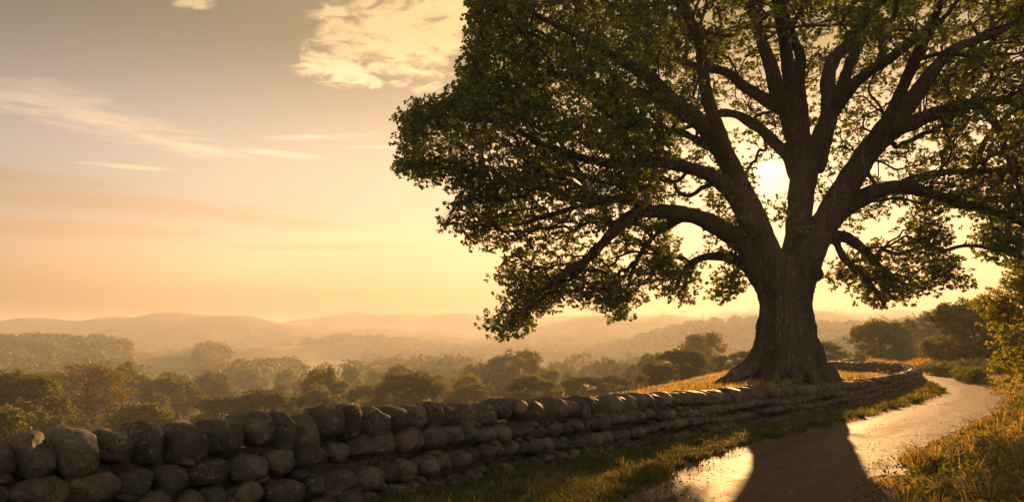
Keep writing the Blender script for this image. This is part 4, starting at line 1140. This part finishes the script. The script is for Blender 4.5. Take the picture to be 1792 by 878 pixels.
# ------------------------------------------------------------------ sky, sun, air, camera
sdir = Vector((SUNPX[0] - CX, F, HY - SUNPX[1])).normalized()
EL = math.asin(sdir.z); AZ = math.atan2(sdir.x, sdir.y)
SKY, SUN, EXPO, DENS = 0.10, 5.0, 0.97, 0.0006
def build_world():
    w = bpy.data.worlds.new('World'); scene.world = w; w.use_nodes = True; nt = w.node_tree; nt.nodes.clear(); b = NB(nt)
    out = b.n('ShaderNodeOutputWorld'); bg = b.n('ShaderNodeBackground'); nt.links.new(bg.outputs[0], out.inputs[0])
    sk = b.n('ShaderNodeTexSky', sky_type='NISHITA'); sk.sun_disc = False; sk.sun_elevation = EL; sk.sun_rotation = AZ
    sk.altitude = 0; sk.air_density = 1.0; sk.dust_density = 10.0; sk.ozone_density = 0.0
    d = b.n('ShaderNodeTexCoord').outputs['Generated']
    sep = b.n('ShaderNodeSeparateXYZ'); nt.links.new(d, sep.inputs[0]); x, y, z = sep.outputs
    yy = b.math('MAXIMUM', y, 0.05); u = b.math('DIVIDE', x, yy); v = b.math('DIVIDE', z, yy)
    front = b.ramp(y, 0.05, 0.3)
    zz = b.math('ADD', b.math('MAXIMUM', z, 0.0), 0.12)
    cb = b.n('ShaderNodeCombineXYZ'); b.put(cb.inputs[0], b.math('DIVIDE', x, zz)); b.put(cb.inputs[1], b.math('DIVIDE', y, zz)); plane = cb.outputs[0]
    def ell(px, py, rx, ry, ang):
        cx_, cy_ = (px - CX) / F, (HY - py) / F; c_, s_ = math.cos(ang), math.sin(ang)
        du, dv = b.math('SUBTRACT', u, cx_), b.math('SUBTRACT', v, cy_)
        a = b.math('ADD', b.math('MULTIPLY', du, c_ * F / rx), b.math('MULTIPLY', dv, s_ * F / rx))
        e = b.math('ADD', b.math('MULTIPLY', du, -s_ * F / ry), b.math('MULTIPLY', dv, c_ * F / ry))
        return b.math('SUBTRACT', 1.0, b.math('SQRT', b.math('ADD', b.math('MULTIPLY', a, a), b.math('MULTIPLY', e, e))), clamp=True)
    def mx(*a):
        r = a[0]
        for q in a[1:]: r = b.math('MAXIMUM', r, q)
        return r
    R = math.radians
    puffy = mx(ell(700, 60, 200, 120, 0.0), ell(590, 120, 110, 40, R(-12)), ell(800, 20, 180, 90, 0), ell(590, 25, 60, 22, 0), ell(335, 5, 60, 16, 0))
    wisp = mx(ell(140, 200, 360, 42, R(-15)), ell(30, 165, 230, 45, R(-8)), ell(290, 245, 160, 15, R(-12)), ell(465, 267, 130, 9, R(-5)), ell(560, 240, 150, 9, R(2)), ell(330, 255, 170, 14, R(-10)), ell(225, 292, 120, 8, R(-4)), ell(650, 258, 90, 6, 0))
    band = mx(ell(150, 352, 600, 34, R(-5)), ell(60, 400, 520, 30, R(-2)), ell(-20, 305, 330, 34, R(-6)), ell(560, 432, 260, 8, 0), ell(420, 378, 330, 20, R(-5)))
    n1 = b.noise(plane, 15.0, 9, 0.62, 0.5)
    n1 = b.math('ADD', b.math('MULTIPLY', b.math('SUBTRACT', n1, 0.5), 2.4), 0.5)
    n0 = b.noise(plane, 2.2, 3, 0.5)
    st = b.n('ShaderNodeMapping'); b.put(st.inputs[0], d); st.inputs['Scale'].default_value = (13, 13, 120); st.inputs['Rotation'].default_value = (0, R(5), 0)
    n2 = b.noise(st.outputs[0], 1.0, 9, 0.66, 0.8)
    n2 = b.math('ADD', b.math('MULTIPLY', b.math('SUBTRACT', n2, 0.5), 2.0), 0.5)
    a1 = b.ramp(b.math('ADD', b.math('MULTIPLY', puffy, 0.9), b.math('MULTIPLY', n1, 0.95)), 0.56, 1.2)
    a2 = b.math('MULTIPLY', b.ramp(b.math('ADD', b.math('MULTIPLY', wisp, 0.75), n2), 0.5, 1.4), 0.9)
    a3 = b.ramp(b.math('ADD', b.math('MULTIPLY', band, 0.8), b.math('MULTIPLY', n2, 0.6)), 0.40, 1.0)
    a1 = b.math('MULTIPLY', b.math('MULTIPLY', a1, b.ramp(puffy, 0.0, .25)), front)
    a2 = b.math('MULTIPLY', b.math('MULTIPLY', a2, b.ramp(wisp, 0.0, .3)), front)
    a3 = b.math('MULTIPLY', b.math('MULTIPLY', a3, b.ramp(band, 0.0, .35)), front)
    bw = b.n('ShaderNodeRGBToBW'); nt.links.new(sk.outputs[0], bw.inputs[0])
    col = b.vmath('SCALE', sk.outputs[0], b.math('DIVIDE', 1.0, b.math('ADD', 1.0, b.math('DIVIDE', bw.outputs[0], 3.0))))
    hi = b.ramp(z, 0.16, 0.37)
    col = b.mix(1.0, col, b.mix(hi, (2.0, 1.9, 2.2), (0.74, 0.71, 0.615)), 'MULTIPLY')
    col = b.mix(b.ramp(z, 0.4, 0.8), col, b.mix(1.0, col, (1.0, 0.86, 0.70), 'MULTIPLY'))
    sdot = b.vmath('DOT_PRODUCT', d, tuple(sdir))
    col = b.mix(1.0, col, b.mix(b.math('MAXIMUM', b.ramp(z, 0.02, 0.17), b.ramp(sdot, 0.70, 0.92, 0.0, 0.85)), (2.15, 1.85, 1.75), (1.0, 1.0, 1.0)), 'MULTIPLY')
    col = b.vmath('SCALE', col, b.ramp(sdot, 0.5, 0.82, 0.84, 1.0))
    dot = b.vmath('DOT_PRODUCT', d, tuple(sdir)); ang = b.math('ARCCOSINE', b.math('MINIMUM', dot, 0.999999))
    glow = b.math('ADD', b.math('MULTIPLY', b.math('EXPONENT', b.math('MULTIPLY', ang, -1 / R(1.6))), 12.0), b.math('MULTIPLY', b.math('EXPONENT', b.math('MULTIPLY', ang, -1 / R(5.0))), 0.6))
    col = b.mix(1.0, col, b.vmath('SCALE', (1.0, 0.68, 0.30), glow), 'ADD')
    col = b.mix(a3, col, b.mix(1.0, col, (0.98, 0.88, 0.78), 'MULTIPLY'))
    # unseen bright patches added to the sky behind the viewer as fill light
    rear_fill = b.math('MULTIPLY', b.ramp(b.math('MULTIPLY', y, -1.0), 0.1, 0.6), b.ramp(b.noise(plane, 1.6, 5, 0.6), 0.35, 0.6))
    col = b.mix(1.0, col, b.vmath('SCALE', (6.4, 5.6, 4.4), rear_fill), 'ADD')
    col = b.mix(a2, col, b.mix(1.0, col, (1.62, 1.45, 1.2), 'MULTIPLY'))
    col = b.mix(a1, col, b.mix(1.0, col, (2.7, 2.35, 2.0), 'MULTIPLY'))
    disc = b.ramp(ang, R(0.42), R(0.50), 1.0, 0.0)
    col = b.mix(1.0, col, b.vmath('SCALE', (1.0, 0.86, 0.6), b.math('MULTIPLY', disc, 900.0)), 'ADD')
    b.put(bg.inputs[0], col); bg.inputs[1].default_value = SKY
build_world()
sl = bpy.data.lights.new('sun', 'SUN'); sl.energy = SUN; sl.angle = math.radians(0.53); sl.color = (1.0, 0.54, 0.20)
so = bpy.data.objects.new('sun', sl); COL.objects.link(so); so.rotation_euler = sdir.to_track_quat('Z', 'Y').to_euler(); so.location = sdir * 60

def build_haze():
    x0, x1, y0, y1, z0, z1 = -2800, 2800, -2700, 2800, -45, 58
    V = np.array([(x, y, z) for z in (z0, z1) for y in (y0, y1) for x in (x0, x1)], float)
    Q = np.array([(0, 2, 3, 1), (4, 5, 7, 6), (0, 1, 5, 4), (2, 6, 7, 3), (0, 4, 6, 2), (1, 3, 7, 5)])
    m, nt, out = new_mat('haze_air'); b = NB(nt); v = b.n('ShaderNodeVolumePrincipled')
    v.inputs['Color'].default_value = (0.90, 0.90, 0.93, 1); v.inputs['Density'].default_value = DENS; v.inputs['Anisotropy'].default_value = 0.3
    nt.links.new(v.outputs[0], out.inputs['Volume'])
    tag(link('haze', mesh_np('haze', V, None, Q, False), m), 'golden evening haze filling the valley', 'haze', kind='stuff')
build_haze()

cam = bpy.data.cameras.new('camera'); cam.sensor_width = 36.0; cam.lens = 36.0 * F / 1792; cam.shift_y = (HY - 439.0) / 1792
cam.clip_start = 0.1; cam.clip_end = 12000
co = bpy.data.objects.new('camera', cam); COL.objects.link(co); co.location = (0, 0, CZ); co.rotation_euler = (math.radians(90), 0, 0)
scene.camera = co

scene.render.engine = 'CYCLES'
cy = scene.cycles
cy.max_bounces = 5; cy.diffuse_bounces = 3; cy.glossy_bounces = 2; cy.transmission_bounces = 3; cy.volume_bounces = 1; cy.transparent_max_bounces = 4
cy.sample_clamp_indirect = 6.0; cy.caustics_reflective = False; cy.caustics_refractive = False
cy.use_denoising = True
try: cy.denoiser = 'OPENIMAGEDENOISE'
except Exception: pass
vs = scene.view_settings
vs.view_transform = 'Standard'; vs.look = 'None'; vs.gamma = 1.0; vs.exposure = EXPO; vs.use_curve_mapping = False
